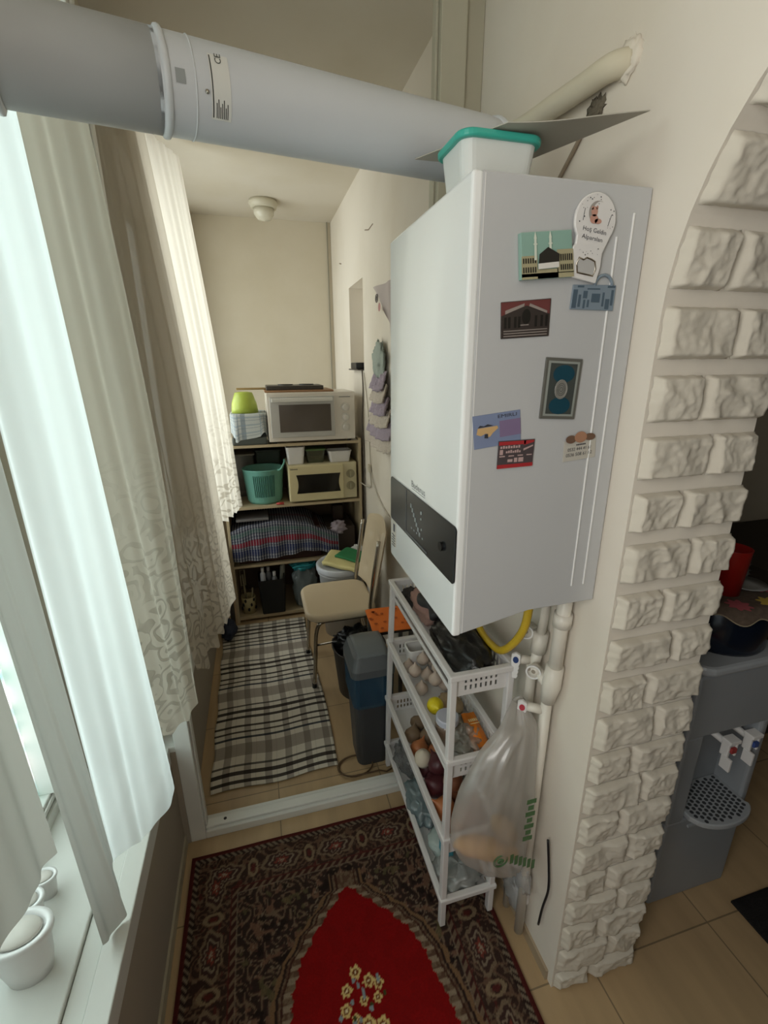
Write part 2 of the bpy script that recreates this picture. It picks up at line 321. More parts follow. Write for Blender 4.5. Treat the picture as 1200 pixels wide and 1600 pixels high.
# right wall with arch and niche
def right_wall():
    b = MB(); YA0, YA1, ZS, R = -.21, .72, 1.85, .465; yc = (YA0+YA1)/2
    seg = 28; pts = [(yc+R*math.cos(a), ZS+R*math.sin(a)) for a in [PI*i/seg for i in range(seg+1)]]   # from YA1 to YA0
    for x in (XR, XR+.28):
        fl = x > XR
        def q(P): b.add([(x, y, z) for y, z in P], [tuple(range(len(P))) if fl else tuple(range(len(P)))[::-1]])
        q([(-2.6, 0), (YA0, 0), (YA0, ZS), (-2.6, ZS)]); q([(-2.6, ZS), (YA0, ZS), (YA0, ZC), (-2.6, ZC)])
        for i in range(seg):
            (y0, z0), (y1, z1) = pts[i], pts[i+1]; q([(y1, z1), (y0, z0), (y0, ZC), (y1, ZC)])
        if fl: q([(YA1, 0), (YB, 0), (YB, ZC), (YA1, ZC)])
        else:
            n0, n1, m0, m1 = 3.08, 3.52, 1.735, 2.285
            q([(YA1, 0), (n0, 0), (n0, ZC), (YA1, ZC)]); q([(n1, 0), (YB, 0), (YB, ZC), (n1, ZC)])
            q([(n0, 0), (n1, 0), (n1, m0), (n0, m0)]); q([(n0, m1), (n1, m1), (n1, ZC), (n0, ZC)])
            D = XR+.13
            b.add([(x, n0, m0), (x, n1, m0), (x, n1, m1), (x, n0, m1), (D, n0, m0), (D, n1, m0), (D, n1, m1), (D, n0, m1)],
                  [(0,1,5,4), (1,2,6,5), (2,3,7,6), (3,0,4,7), (4,5,6,7)])
    prof = [(YA1, 0), (YA1, ZS)] + pts[1:-1] + [(YA0, ZS), (YA0, 0)]
    for (y0, z0), (y1, z1) in zip(prof, prof[1:]):
        b.add([(XR, y0, z0), (XR+.28, y0, z0), (XR+.28, y1, z1), (XR, y1, z1)], [(0, 3, 2, 1)])
    o = struct(b.build('wall_right', wallm))
    b = MB(); b.tube([(XR-.001, 2.99, 2.52), (XR-.001, 2.90, 2.50), (XR-.001, 2.80, 2.505)], .003, 5); b.build('plaster_crack', mat('crack_dark', '#8a7a68', .9), o)
    b = MB(); b.tube([(XR-.001, 3.85, 2.50), (XR-.001, 3.78, 2.485)], .004, 5); b.build('plaster_crack', mat('crack_dark', '#8a7a68', .9), o)
right_wall()
# baseboards
b = MB(); b.box((XL, -2.5, 0), (XL+.008, YP, .045)); struct(b.build('baseboard_left', mat('skirting', '#a59c88', .5)))
b = MB(); b.box((XR-.008, .74, 0), (XR, YP, .04)); struct(b.build('baseboard_right', mat('skirting_tile', '#a4927a', .5)))
# partition frame left over between the two rooms
b = MB(); b.box((-.335, YP, .0), (.60, YP+.075, .034)); b.box((-.335, YP+.012, .034), (.60, YP+.05, .046)); struct(b.build('trim_1', pvc, bevel=.003))
b = MB(); b.box((.565, YP, 0), (.64, YP+.07, ZC)); b.box((.64, YP+.02, 0), (XR, YP+.07, ZC)); b.box((.556, YP+.02, 0), (.565, YP+.05, ZC)); struct(b.build('trim_2', pvc_old, bevel=.003))
b = MB(); b.box((XL+.02, YP, 0), (-.335, YP+.07, ZC)); b.box((-.335, YP+.02, .046), (-.328, YP+.05, ZC)); struct(b.build('trim_3', pvc, bevel=.003))
b = MB(); b.cyl((-.262, YP+.031, .046), (-.262, YP+.031, .0475), .006); b.build('screw_hole', black, bpy.data.objects['trim_1'])
b = MB(); b.tube([(.665, YB-.012, 1.4), (.668, YB-.012, 2.2), (.67, YB-.012, ZC)], .005, 6); struct(b.build('trim_4', mat('grey_joint', '#8a8473', .6)))

# stone cladding on the arch reveal
def stones():
    b = MB(); YA1, ZS, R = .72, 1.85, .465; yc = .255
    stone_z = [(0.0,.065),(.075,.165),(.178,.265),(.277,.362),(.374,.458),(.475,.565),(.582,.672),(.683,.777),(.790,.875),(.890,.985),(.998,1.088),(1.11,1.195),(1.219,1.306),(1.329,1.42),(1.442,1.53),(1.552,1.642),(1.663,1.755),(1.777,1.872)]
    # distances along the reveal: below ZS it is z itself, above it the arc length
    zz = 1.893
    while zz < ZS + R*PI*.95: stone_z.append((zz, zz+.10)); zz += .122
    def pos(s, x, out):
        if s <= ZS: return Vector((x, YA1-out, s))
        a = (s-ZS)/R; r = R-out
        return Vector((x, yc+r*math.cos(a), ZS+r*math.sin(a)))
    for k, (s0, s1) in enumerate(stone_z):
        s0 += .003; s1 -= .004
        X0, X1 = XR+.006, XR+.283
        cut = X0+.115 if k % 2 == 0 else X0+.165
        for j, (x0, x1) in enumerate(((X0, cut-.004), (cut+.004, X1))):
            nu = 34; nv = 26; sd = k*2+j
            def fn(u, v):
                x = x0+(x1-x0)*u; s = s0+(s1-s0)*v; e = min(1, u*(x1-x0)/.013); er = min(1, (1-u)*(x1-x0)/.008); e2 = min(1, min(v, 1-v)*(s1-s0)/.006)
                e = min(e, er); p = Vector((x*15+sd*3.3, s*15, sd*5.1)); q = Vector((x*11+s*9, s*6-x*5, sd*2.7))
                rid = 1-abs(noise.noise(q))*3.0
                h = rid*.0065 + noise.ridged_multi_fractal(p*1.6, .9, 2.2, 5, 1.0, 2.0)*.0042 - .003 + noise.noise(p*5)*.0022
                h2 = .014*e*e2 + e*e2*h*.82
                jx = noise.noise(Vector((s*55, sd, 1)))*.004*(1-e); js = noise.noise(Vector((x*60, sd, 4)))*.0015*(1-e2)
                return pos(s+js, x+jx, .001+max(h2, 0))
            b.grid(fn, nu, nv)
    o = b.build('trim_5', mat_wall('moulded_stone_facing', '#cfc8ba', stain='#a0977f', bump=.6), smooth=True); struct(o)
    b = MB()  # thin plaster strip on the outside edge of the arch
    pts = [pos(s, XR, 0) for s in [i*ZS/10 for i in range(11)]] + [pos(ZS+R*PI*i/24, XR, 0) for i in range(1, 25)]
    inn = [pos(s, XR, .012) for s in [i*ZS/10 for i in range(11)]] + [pos(ZS+R*PI*i/24, XR, .012) for i in range(1, 25)]
    vs = []; fs = []
    for p, q in zip(pts, inn): vs += [p+Vector((0,0,0)), q, q+Vector((.007,0,0)), p+Vector((.007,0,0))]
    for i in range(len(pts)-1):
        for k in range(4): fs.append((i*4+k, i*4+(k+1)%4, i*4+4+(k+1)%4, i*4+4+k))
stones()
# window 1 (near): frame, sash post, pane, sill
def window(name, y0, y1, z0, z1, posts, glassm):
    b = MB(); fx0, fx1 = -.76, -.705
    b.box((fx0, y0, z0), (fx1, y1, z0+.07)); b.box((fx0, y0, z1-.06), (fx1, y1, z1)); b.box((fx0, y0, z0), (fx1, y0+.06, z1)); b.box((fx0, y1-.06, z0), (fx1, y1, z1))
    b.box((fx1, y0, z0), (fx1+.012, y1, z0+.035)); b.box((fx1, y0, z0+.045), (fx1+.007, y1, z0+.06))
    o = struct(b.build(name, pvc, bevel=.003))
    for py0, py1 in posts:
        b = MB(); b.box((fx0, py0, z0+.07), (-.69, py1, z1-.06)); b.build('mullion', pvc, o, bevel=.003)
    b = MB(); b.box((-.736, y0+.06, z0+.07), (-.732, y1-.06, z1-.06)); b.build('pane', glassm, o)
    return o
glass = mat_glass('window_glass'); frost = mat_glass('patterned_glass', (.95, 1, .985), .35)
w1 = window('window_1', .06, 1.45, .47, 2.72, [(.60, .68), (1.30, 1.36)], frost)
b = MB(); b.box((-.69, 1.315, .86), (-.675, 1.345, .95)); b.box((-.675, 1.32, .78), (-.655, 1.34, .93)); b.build('window_handle', mat('grey_metal', '#5e6166', .4, metal=.6), w1, bevel=.003)
w2 = window('window_2', 2.45, 3.95, .47, 2.72, [(3.17, 3.23)], glass)
w3 = window('window_3', -1.5, .05, .47, 2.72, [(-.75, -.69)], glass)
b = MB(); b.box((-.705, -2.5, .44), (-.509, 1.47, .472)); b.box((-.507, -2.5, .44), (-.462, 1.47, .461)); b.box((-.460, -2.5, .405), (XL+.003, 1.47, .474)); struct(b.build('trim_6', pvc, bevel=.003))
b = MB(); b.box((-.705, 1.48, .44), (XL+.03, YB, .465)); struct(b.build('trim_7', pvc, bevel=.003))

# ------------------------------------------------------------------ curtains
def curtain(name, cols, label, cat, matl, folds=6, amp=.012, zb=None, scal=0, nu=90, nv=50, group=None):
    """cols: list of (top(x,y,z), mid, bottom) control points left to right"""
    K = len(cols); seed = random.random()*9
    def cr(P, t):
        n = len(P)-1; i = min(int(t*n), n-1); f = t*n-i
        a = P[max(i-1, 0)]; bb = P[i]; c = P[i+1]; d = P[min(i+2, n)]
        return .5*((2*bb)+(c-a)*f+(2*a-5*bb+4*c-d)*f*f+(3*bb-a-3*c+d)*f**3)
    def fn(u, v):
        P = [cr([Vector(p) for p in col], v) for col in cols]
        p = cr(P, u)
        ph = u*folds*2*PI+seed+.6*math.sin(v*2.2+seed)
        k = amp*(.5+.6*v)
        p = p+Vector((math.sin(ph)*k+.4*k*math.sin(ph*2.3+1), .4*k*math.cos(ph), 0))
        if scal and v > .93: p.z += (v-.93)/.07*scal*abs(math.sin(u*folds*PI*1.1+seed))
        return p
    b = MB(); b.grid(fn, nu, nv)
    return tag(b.build(name, matl, smooth=True), label, cat, group)
sheer = mat_cloth('sheer_voile', '#eceeed', .12, .62)
sheer2 = mat_cloth('heavy_voile', '#c2bfb7', .0, .28)
sheer_shaded = mat_cloth('shaded_voile', '#bcbab3', .0, .26)  # the white voile again, its colour greyed as shade from a post behind
lace = mat_cloth('lace_voile', '#ddd5c6', .05, .42, lace=True, z0=1.15)
lace_n = mat_cloth('lace_voile_near', '#ddd5c6', .05, .42, lace=True, z0=1.35)
lace_b = mat_cloth('lace_voile_far', '#ece6da', .12, .6, lace=True, z0=1.35)
curtain('sheer_curtain', [((-.455,1.01,2.7),(-.455,.995,1.6),(-.455,1.0,.57)),
  ((-.42,1.03,2.7),(-.41,1.02,1.6),(-.42,1.04,.56)), ((-.40,1.09,2.7),(-.375,1.09,1.6),(-.37,1.08,.565)), ((-.39,1.17,2.7),(-.36,1.17,1.6),(-.325,1.165,.60)), ((-.43,1.2,2.7),(-.40,1.21,1.6),(-.36,1.22,.66))],
  'plain white brightly lit sheer curtain with rounded hem beside the rug', 'curtain', sheer, folds=3, amp=.005)
curtain('sheer_curtain', [((-.465,.855,2.08),(-.462,.85,1.5),(-.452,.855,.50)), ((-.47,.90,2.08),(-.468,.90,1.5),(-.435,.90,.476)), ((-.468,.93,2.08),(-.468,.93,1.5),(-.42,.93,.50)), ((-.462,.985,2.08),(-.46,.98,1.6),(-.45,.985,.60))],
  'narrow strip of voile curtain greyed for shade with pointed tail touching the sill', 'curtain', sheer_shaded, folds=2, amp=.004)
curtain('sheer_curtain', [((-.45,.20,2.7),(-.45,.2,1.7),(-.44,.2,.9)), ((-.46,.45,2.7),(-.45,.45,1.7),(-.45,.45,.9)), ((-.455,.66,2.7),(-.46,.66,1.7),(-.455,.66,.9)), ((-.45,.775,2.7),(-.45,.78,1.7),(-.445,.785,.885))],
  'greyish voile curtain at the far left edge, hanging over the white oval pots', 'curtain', sheer2, folds=3, amp=.006)
curtain('lace_curtain', [((-.47,1.20,2.72),(-.45,1.21,1.6),(-.41,1.21,.67)), ((-.42,1.27,2.72),(-.395,1.28,1.6),(-.345,1.28,.68)), ((-.40,1.33,2.72),(-.36,1.34,1.6),(-.315,1.34,.655)), ((-.375,1.4,2.72),(-.325,1.40,1.6),(-.295,1.40,.645)), ((-.35,1.455,2.72),(-.285,1.455,1.6),(-.283,1.45,.66))],
  'cream embroidered lace curtain right behind the plain white one, reaching the doorway frame', 'curtain', lace_n, folds=2.5, amp=.007, scal=.03, group=None)
curtain('lace_curtain', [((-.38,1.58,2.75),(-.35,1.58,1.6),(-.285,1.57,.67)), ((-.385,1.85,2.75),(-.32,1.85,1.6),(-.265,1.85,.60)), ((-.385,2.1,2.75),(-.30,2.1,1.6),(-.25,2.08,.55)), ((-.38,2.35,2.75),(-.285,2.35,1.6),(-.235,2.3,.50)), ((-.369,2.6,2.75),(-.275,2.6,1.6),(-.216,2.6,.475))],
  'long shaded lace curtain with scrollwork hem beyond the doorway, beside the checkered mat', 'curtain', lace, folds=5, amp=.012, scal=.035, nu=140)
curtain('lace_curtain', [((-.40,2.62,2.8),(-.33,2.63,1.7),(-.29,2.66,.87)), ((-.36,2.78,2.8),(-.275,2.80,1.7),(-.24,2.8,.865)), ((-.315,2.9,2.8),(-.225,2.9,1.7),(-.19,2.9,.88)), ((-.28,3.0,2.8),(-.195,3.0,1.7),(-.155,3.0,.89))],
  'brightly backlit short lace curtain, farthest along the window wall, in front of the shelves', 'curtain', lace_b, folds=5, amp=.010, scal=.02)

# white oval pots on the sill
def pot(x, y, s, label):
    t = thing('flower_pot', label, 'flower pot', (x, y, .472), 'oval pots on the window sill')
    b = MB(); b.lathe([(.030*s,0),(.036*s,.03*s),(.040*s,.07*s),(.047*s,.085*s),(.047*s,.093*s),(.038*s,.093*s),(.036*s,.088*s),(0,.088*s)], (x, y, .472), 32, sx=1.0, sy=.72); b.build('pot_body', white, t, smooth=True)
    b = MB(); b.lathe([(.0,.092*s),(.030*s,.0945*s),(.033*s,.09*s)], (x, y, .472), 24, sx=1, sy=.7); b.build('inner_rim', mat('soft_white', '#c9c3bb', .6), t, smooth=True)
pot(-.600, .862, 1.45, 'white oval pot, nearest and largest of those on the window sill')
pot(-.640, .962, 1.0, 'white oval pot, middle of the three on the window sill')
pot(-.630, 1.035, .72, 'small white oval pot, farthest of the three on the window sill')

# ------------------------------------------------------------------ rug with red medallion
def rug():
    x0, x1, y0, y1 = -.378, .632, -.5, 1.400; st = .004
    nx = int((x1-x0)/st); ny = int((y1-y0)/st)
    X = np.linspace(x0, x1, nx+1); Y = np.linspace(y0, y1, ny+1)
    gx, gy = np.meshgrid(X, Y); xc = .150; yc = .45
    rng = np.random.RandomState(3)
    def c(h): return np.array(hx(h))
    dark, brown, tan, red, wine, cream, olive = c('#2b211e'), c('#46302a'), c('#7d6a55'), c('#780d0c'), c('#54201e'), c('#a08f78'), c('#5f5a3c')
    col = np.zeros(gx.shape+(3,)); col[:] = dark
    ex = np.minimum(gx-x0, x1-gx); ey = np.minimum(y1-gy, gy-y0); e = np.minimum(ex, ey)
    def put(m, cc, a=1.0): col[m] = col[m]*(1-a)+cc*a
    def noise2(f, s):
        return np.array([[0]])
    # value noise
    def vn(f, seed):
        r = np.random.RandomState(seed); n = 64; g = r.rand(n, n)
        u = (np.abs(gx-xc)*f) % n; v = (gy*f+7) % n
        i = u.astype(int); j = v.astype(int); fu = u-i; fv = v-j
        i2 = (i+1) % n; j2 = (j+1) % n
        return (g[j, i]*(1-fu)+g[j, i2]*fu)*(1-fv)+(g[j2, i]*(1-fu)+g[j2, i2]*fu)*fv
    # foliage field: curly tan and dark flecks
    n1 = vn(38, 1); n2 = vn(70, 2); n3 = vn(24, 5); n4 = vn(120, 8)
    curl = np.sin((n1*9+n3*5)*2.2)
    put(curl > .35, brown); put((curl > .72), tan, .8); put((n2 > .72), c('#7a5a48'), .8); put((n4 > .8) & (curl < 0), cream, .55)
    put((n3 > .68) & (n2 < .4), c('#191413')); put((n3 < .25) & (n2 > .5), olive, .7)
    # border (between .03 and .155 from the edge) with oval motifs
    bd = (e > .035) & (e < .150); put(bd, c('#33241f'))
    put(bd & (curl > .55), c('#6a5140'), .9); put(bd & (n4 > .72), tan, .6); put(bd & (n2 < .2), wine, .8)
    def oval_row(al, ac, per, hl, hc, dist):
        ph = ((al+per/2) % per)-per/2; r = np.sqrt((ph/hl)**2+((dist-ac)/hc)**2); return r, ph
    for al, dist in ((gx-xc, y1-gy), (gy-yc, ex)):
        on = bd & ((dist < e+1e-6))
        r, ph = oval_row(al, .093, .205, .072, .036, dist)
        wv = r+.09*np.sin(np.arctan2(dist-.093, ph)*8)
        put(on & (wv < 1), c('#3d2a26')); put(on & (wv > .82) & (wv < 1.0), tan); put(on & (wv < .62) & (wv > .5), cream, .7); put(on & (wv < .32), c('#7d3a30')); put(on & (wv < .13), cream)
        r2, ph2 = oval_row(al+.1025, .093, .205, .02, .034, dist); put(on & (r2 < 1) & (r2 > .6), c('#8a765c')); put(on & (r2 < .4), wine)
    # stripes
    put((e < .012), c('#4c1413')); put((e >= .012) & (e < .030), c('#241a18'))
    k = (np.sin((gx+gy)*2*PI/.022) > .1); put((e >= .016) & (e < .030) & k, cream, .6); put((e >= .012) & (e < .016), wine)
    k2 = (np.sin((gx-gy)*2*PI/.028) > 0); put((e >= .150) & (e < .166), c('#3a1c1a')); put((e >= .150) & (e < .166) & k2, tan, .85); put((e > .166) & (e < .170), cream, .4); put((e > .145) & (e < .150), wine)
    # medallion: half width as function of y, tip towards the far end
    ytip = 1.150; ax0 = np.abs(gx-xc-.012)*.6
    t = ytip-gy; tt = np.clip(t, 0, 10)
    hw = np.interp(tt, [0,.012,.04,.065,.085,.11,.14,.17,.20,.25,.30,.36,.50,.62,.7], [.0,.022,.040,.078,.086,.125,.138,.172,.182,.205,.21,.228,.25,.27,.27])
    sc = .008*np.abs(np.sin((tt+ax0)*PI/.034)); ax = np.abs(gx-xc-.012)
    outer = ax < hw+.058+.010*np.abs(np.sin(tt*PI/.06)); outer |= (np.hypot(ax, gy-1.17) < .030)
    outer &= (gy < 1.2)
    inside = (ax < hw-sc+.008) & (t > 0)
    band = outer & ~inside
    put(band, c('#5d4535')); d = ax-hw
    put(band & (n4 > .5), tan, .75); put(band & (np.sin(tt*2*PI/.03) > .2) & (d > .0) & (d < .03), cream, .75)
    put(band & (d > .044) & (d < .052), c('#251a18')); put(band & (d > .052), c('#7d6044')); put(band & (d > .030) & (d < .036), c('#3c2019'))
    put(inside, red); put(inside & (n1 > .55), c('#800e0e'), .6)
    # flowers in the middle
    for fx, fy, fr in ((-.012,.905,.017),(.022,.875,.016),(-.045,.868,.015),(.05,.862,.014),(.0,.835,.012),(-.055,.825,.015),(.04,.83,.012),(-.03,.80,.012),(.0,.78,.02),(.04,.77,.017),(-.05,.76,.017),(.08,.72,.018),(-.06,.70,.02)):
        r = np.hypot(gx-xc-.005-fx, gy-fy); a = np.arctan2(gy-fy, gx-xc-fx); pr = fr*(1+.18*np.cos(a*6))
        put((r < pr) & inside, c('#c9b072')); put((r < fr*.55) & inside, c('#6d3b1c')); put((r < fr*.25) & inside, c('#d8c9a0'))
    for q in range(26):
        fx = rng.uniform(-.07, .07); fy = rng.uniform(.70, .90); r = np.hypot(gx-xc-fx, (gy-fy)*.7); put((r < .005) & inside, c('#3b4020') if q % 2 else c('#7f8a8c'))
    fld = ~(inside & (t > 0)); mid = c('#3b2a24'); col[fld] = col[fld]*.72+mid*.28
    nvt = (nx+1)*(ny+1)
    wav = .0012*np.sin(gx*19)*np.sin(gy*13)
    zz = .010+wav
    vs = np.stack([gx, gy, zz], -1).reshape(-1, 3)
    idx = np.arange(nvt).reshape(ny+1, nx+1)
    fs = np.stack([idx[:-1,:-1], idx[:-1,1:], idx[1:,1:], idx[1:,:-1]], -1).reshape(-1, 4)
    me = bpy.data.meshes.new('rug'); me.from_pydata(vs.tolist(), [], fs.tolist())
    ca = me.color_attributes.new('Col', 'FLOAT_COLOR', 'POINT')
    ca.data.foreach_set('color', np.concatenate([col.reshape(-1, 3), np.ones((nvt, 1))], 1).astype(np.float32).ravel())
    me.materials.append(mat_attr('rug_pile'))
    o = bpy.data.objects.new('rug', me); C.objects.link(o); md = o.modifiers.new('s', 'SOLIDIFY'); md.thickness = .009; md.offset = -1
    tag(o, 'oriental rug with red medallion and dark flowered border on the near floor', 'rug')
rug()

# ------------------------------------------------------------------ boiler
BX0, BX1, BY0, BY1, BZ0, BZ1 = .356, .698, .779, 1.25, 1.262, 2.064
t = thing('wall_boiler', 'white gas boiler with black control strip hanging on the right wall', 'boiler', (.698, 1.01, 1.25))
b = MB()  # body
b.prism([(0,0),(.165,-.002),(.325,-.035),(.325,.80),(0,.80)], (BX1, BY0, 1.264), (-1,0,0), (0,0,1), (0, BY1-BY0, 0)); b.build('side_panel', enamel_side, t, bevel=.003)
b = MB(); P = rrect(BY1-BY0+.002, .838, .006, 3, (BY0+BY1)/2, 1.645)
b.prism(P, (BX0, 0, 0), (0,1,0), (0,0,1), (.020,0,0)); b.build('front_cover', enamel, t, bevel=.006, seg=3, smooth=False)
b = MB(); P = rrect(.458, .124, .010, 4, 1.007, 1.409); b.prism(P, (BX0-.0035, 0, 0), (0,1,0), (0,0,1), (.004,0,0)); cp = b.build('control_panel', mat('smoked_black_plastic', '#222426', .22, var=.02), t, bevel=.001)
b = MB(); b.box((BX0-.0045, 1.088, 1.352), (BX0-.003, 1.091, 1.468)); b.box((BX0-.0048, .93, 1.353), (BX0-.003, 1.085, 1.358)); b.build('panel_divider', mat('panel_grey', '#5a5d60', .3), cp)
b = MB(); b.cyl((BX0-.003, .842, 1.408), (BX0-.009, .842, 1.408), .010, n=20); b.build('control_knob', mat('dial_dark', '#111213', .3), cp, smooth=False)
b = MB()
for k in range(7):
    b.box((BX0-.0047, 1.045-.011*k, 1.432-.009*k), (BX0-.0036, 1.053-.011*k, 1.442-.009*k))  # diagonal steps are a reflection painted on the panel
for k in range(5): b.box((BX0-.0047, 1.04-.02*k, 1.378), (BX0-.0036, 1.045-.02*k, 1.382))
b.cyl((BX0-.0036,.974,1.440),(BX0-.0048,.974,1.440),.0045, n=10); b.cyl((BX0-.0036,.974,1.425),(BX0-.0048,.974,1.425),.003, n=8); b.cyl((BX0-.0036,.97,1.40),(BX0-.0048,.97,1.40),.003, n=8)
b.build('print_and_reflection', mat('pale_print', '#9aa0a0', .5), cp)
b = MB(); b.text('Buderus', (BX0-.0004, 1.058, 1.484), (0,-1,0), (0,0,1), .016, width=.098); b.box((BX0-.0006, .962, 1.4795), (BX0+.0002, 1.055, 1.4805)); b.build('maker_lettering', mat('letter_grey', '#6f7272', .5), t)
b = MB()
for x, z0, z1 in ((.6345, 1.307, 1.985), (.6645, 1.308, 2.023)): b.box((x-.0016, BY0-.0025, z0), (x+.0016, BY0+.002, z1))
b.build('side_rib', mat('rib_white', '#e4e4e2', .3), t, bevel=.0012)
b = MB(); b.box((.3775, BY0-.0006, 1.232), (.3787, BY0+.002, 2.06)); b.build('cover_seam', mat('seam_light', '#e6e6e4', .3), t)
b = MB(); P = rrect(.045, .085, .008, 3, 1.215, 1.305); b.prism(P, (BX0-.0012, 0, 0), (0,1,0), (0,0,1), (.0008,0,0)); lb = b.build('service_sticker', mat('sticker_paper', '#cfcbc2', .5), t)
b = MB(); b.box((BX0-.0022, 1.2, 1.312), (BX0-.0012, 1.214, 1.335), 0)
for k in range(5): b.box((BX0-.0022, 1.20, 1.298-.008*k), (BX0-.0012, 1.228-.002*(k % 2), 1.3005-.008*k))
b.build('sticker_print', mat('print_dark', '#55565e', .6), lb)

# ------------------------------------------------------------------ flue duct
def flue():
    A = Vector((-.2434, .8905, 2.1778)); D = Vector((.96806, .24804, .03653)).normalized()
    P = lambda x: A+D*((x-A.x)/D.x)
    t = thing('flue_duct', 'thick white metal flue duct crossing from the window to above the boiler', 'flue duct', tuple(P(.52)))
    galv = mat('duct_enamel', '#c3c7cb', .38, var=.05, vscale=5)
    b = MB(); path = [P(-.11), P(-.09), P(.50)] ; e = P(.545); path += [P(.53), e+Vector((.012,.004,-.02)), e+Vector((.02,.006,-.06)), Vector((e.x+.022, e.y+.006, 2.066))]
    b.tube(path, [.0625]*3+[.062,.058,.055,.055], 40); pipe = b.build('pipe', galv, t, smooth=True)
    b = MB(); b.tube([P(-.62), P(-.33), P(-.31), P(-.105)], [.070,.070,.0625,.0625], 40); b.build('socket_pipe', mat('duct_enamel_aged', '#b6babd', .4, var=.05, vscale=5), t, smooth=True)
    for x, r, w in ((-.305, .071, .006), (-.098, .0670, .006), (-.060, .0640, .002), (.535, .066, .008)):
        b = MB(); b.tube([P(x-w), P(x-w*.6), P(x), P(x+w*.6), P(x+w)], [r-.006, r-.001, r, r-.001, r-.006], 40); b.build('joint_ring', mat('ring_white', '#c5c9cc', .3), t, smooth=True)
    # sticker wrapped on the duct facing the camera
    fw = (CAM-P(.0)); fw -= D*fw.dot(D); fw.normalize(); up = D.cross(fw) * -1
    if up.z < 0: up = -up
    def wrap(u0, u1, a0, a1, r, mb, mi=None):
        mb.grid(lambda u, v: P(u0+(u1-u0)*u)+(fw*math.cos(a0+(a1-a0)*v)+up*math.sin(a0+(a1-a0)*v))*r, 3, 12, mi)
    b = MB(); wrap(-.040, -.012, -.46, .82, .0632, b); st = b.build('duct_label', mat('label_paper', '#cfd0cb', .5), t, smooth=True)
    b = MB(); wrap(-.0385, -.0368, -.42, .78, .0634, b)
    for k in range(7): wrap(-.0335+.0026*k, -.0322+.0026*k, -.42, -.12+.08*math.sin(k*2.1), .0634, b)
    o = P(-.022)+(fw*math.cos(.62)+up*math.sin(.62))*.0637; tg = (up*math.cos(.62)-fw*math.sin(.62))
    b.text('CE', o, tg, -D, .009, width=.013); b.build('label_print', mat('label_ink', '#3b3e3c', .6), st)
    b = MB(); wrap(-.087, -.074, .10, .36, .0632, b)
    b.build('embossed_mark', mat('grey_stamp', '#8f9494', .5), t)
    b = MB(); q = P(-.046)+(fw*math.cos(.05)+up*math.sin(.05))*.0625; b.lathe([(0.003,0),(.003,.002),(0,.0035)], q, 12, M3=fw.to_track_quat('Z','Y').to_matrix()); b.build('screw', chrome, t, smooth=True)
flue()

# container, cardboard on the boiler
t = thing('food_container', 'frosted plastic food box with teal lid standing on top of the boiler', 'food container', (.435, .895, 2.066))
b = MB(); P0 = rrect(.125, .095, .02, 5, .437, .897); P1 = rrect(.142, .112, .022, 5, .437, .897)
n = len(P0); b.add([(x, y, 2.066) for x, y in P0]+[(x, y, 2.135) for x, y in P1], [tuple(range(n))[::-1], tuple(range(n, 2*n))]+[(i, (i+1) % n, n+(i+1) % n, n+i) for i in range(n)])
b.build('box_body', mat('frosted_box', '#d3d6d3', .35, sss=.2), t, smooth=False)
b = MB(); b.prism(rrect(.158, .128, .028, 6, .437, .897), (0,0,2.130), (1,0,0), (0,1,0), (0,0,.012)); b.build('lid', mat('teal_lid', '#3aa898', .3), t, bevel=.004, seg=3)
b = MB(); b.grid(lambda u, v: Vector((.33+.10*v+(.235-.06*v*(1-u))*u, .985-.02*u-(.17)*v-.02*u*v, 2.1445+.012*u*u-.002*math.sin(u*5)+.01*v*u)), 16, 8)
tag(b.build('cardboard_sheet', mat('grey_card', '#a9a599', .7), solid=.0015), 'thin grey cardboard sheet lying on the teal lid under the duct', 'cardboard sheet')

# gas pipe stub plastered into the wall
t = thing('wall_pipe', 'painted bulging pipe elbow coming out of broken plaster above the boiler', 'pipe', (.69, 1.0, 2.3))
b = MB(); b.tube(spline([(.705,.885,2.290),(.680,.91,2.290),(.674,.977,2.292),(.672,1.06,2.299),(.670,1.19,2.310),(.66,1.34,2.33)], 6), .022, 20); b.build('pipe', mat_wall('painted_pipe', '#cfc8b4'), t, smooth=True)
b = MB(); b.blob((.70,.885,2.292), (.012,.03,.032), .3, 3, 4); b.build('plaster_collar', wallm, t, smooth=True)
b = MB(); b.blob((.699,.965,2.252), (.005,.026,.018), .6, 4, 6); b.build('plaster_hole', mat('dark_cavity', '#6d6556', .9, bump=.8), t, smooth=True)
b = MB(); b.tube(spline([(.697,.985,2.235),(.694,1.02,2.20),(.692,1.08,2.14),(.692,1.13,2.05)], 5), .0045, 8); b.build('cable', mat('cable_brown', '#8a7c68', .6), t, smooth=True)

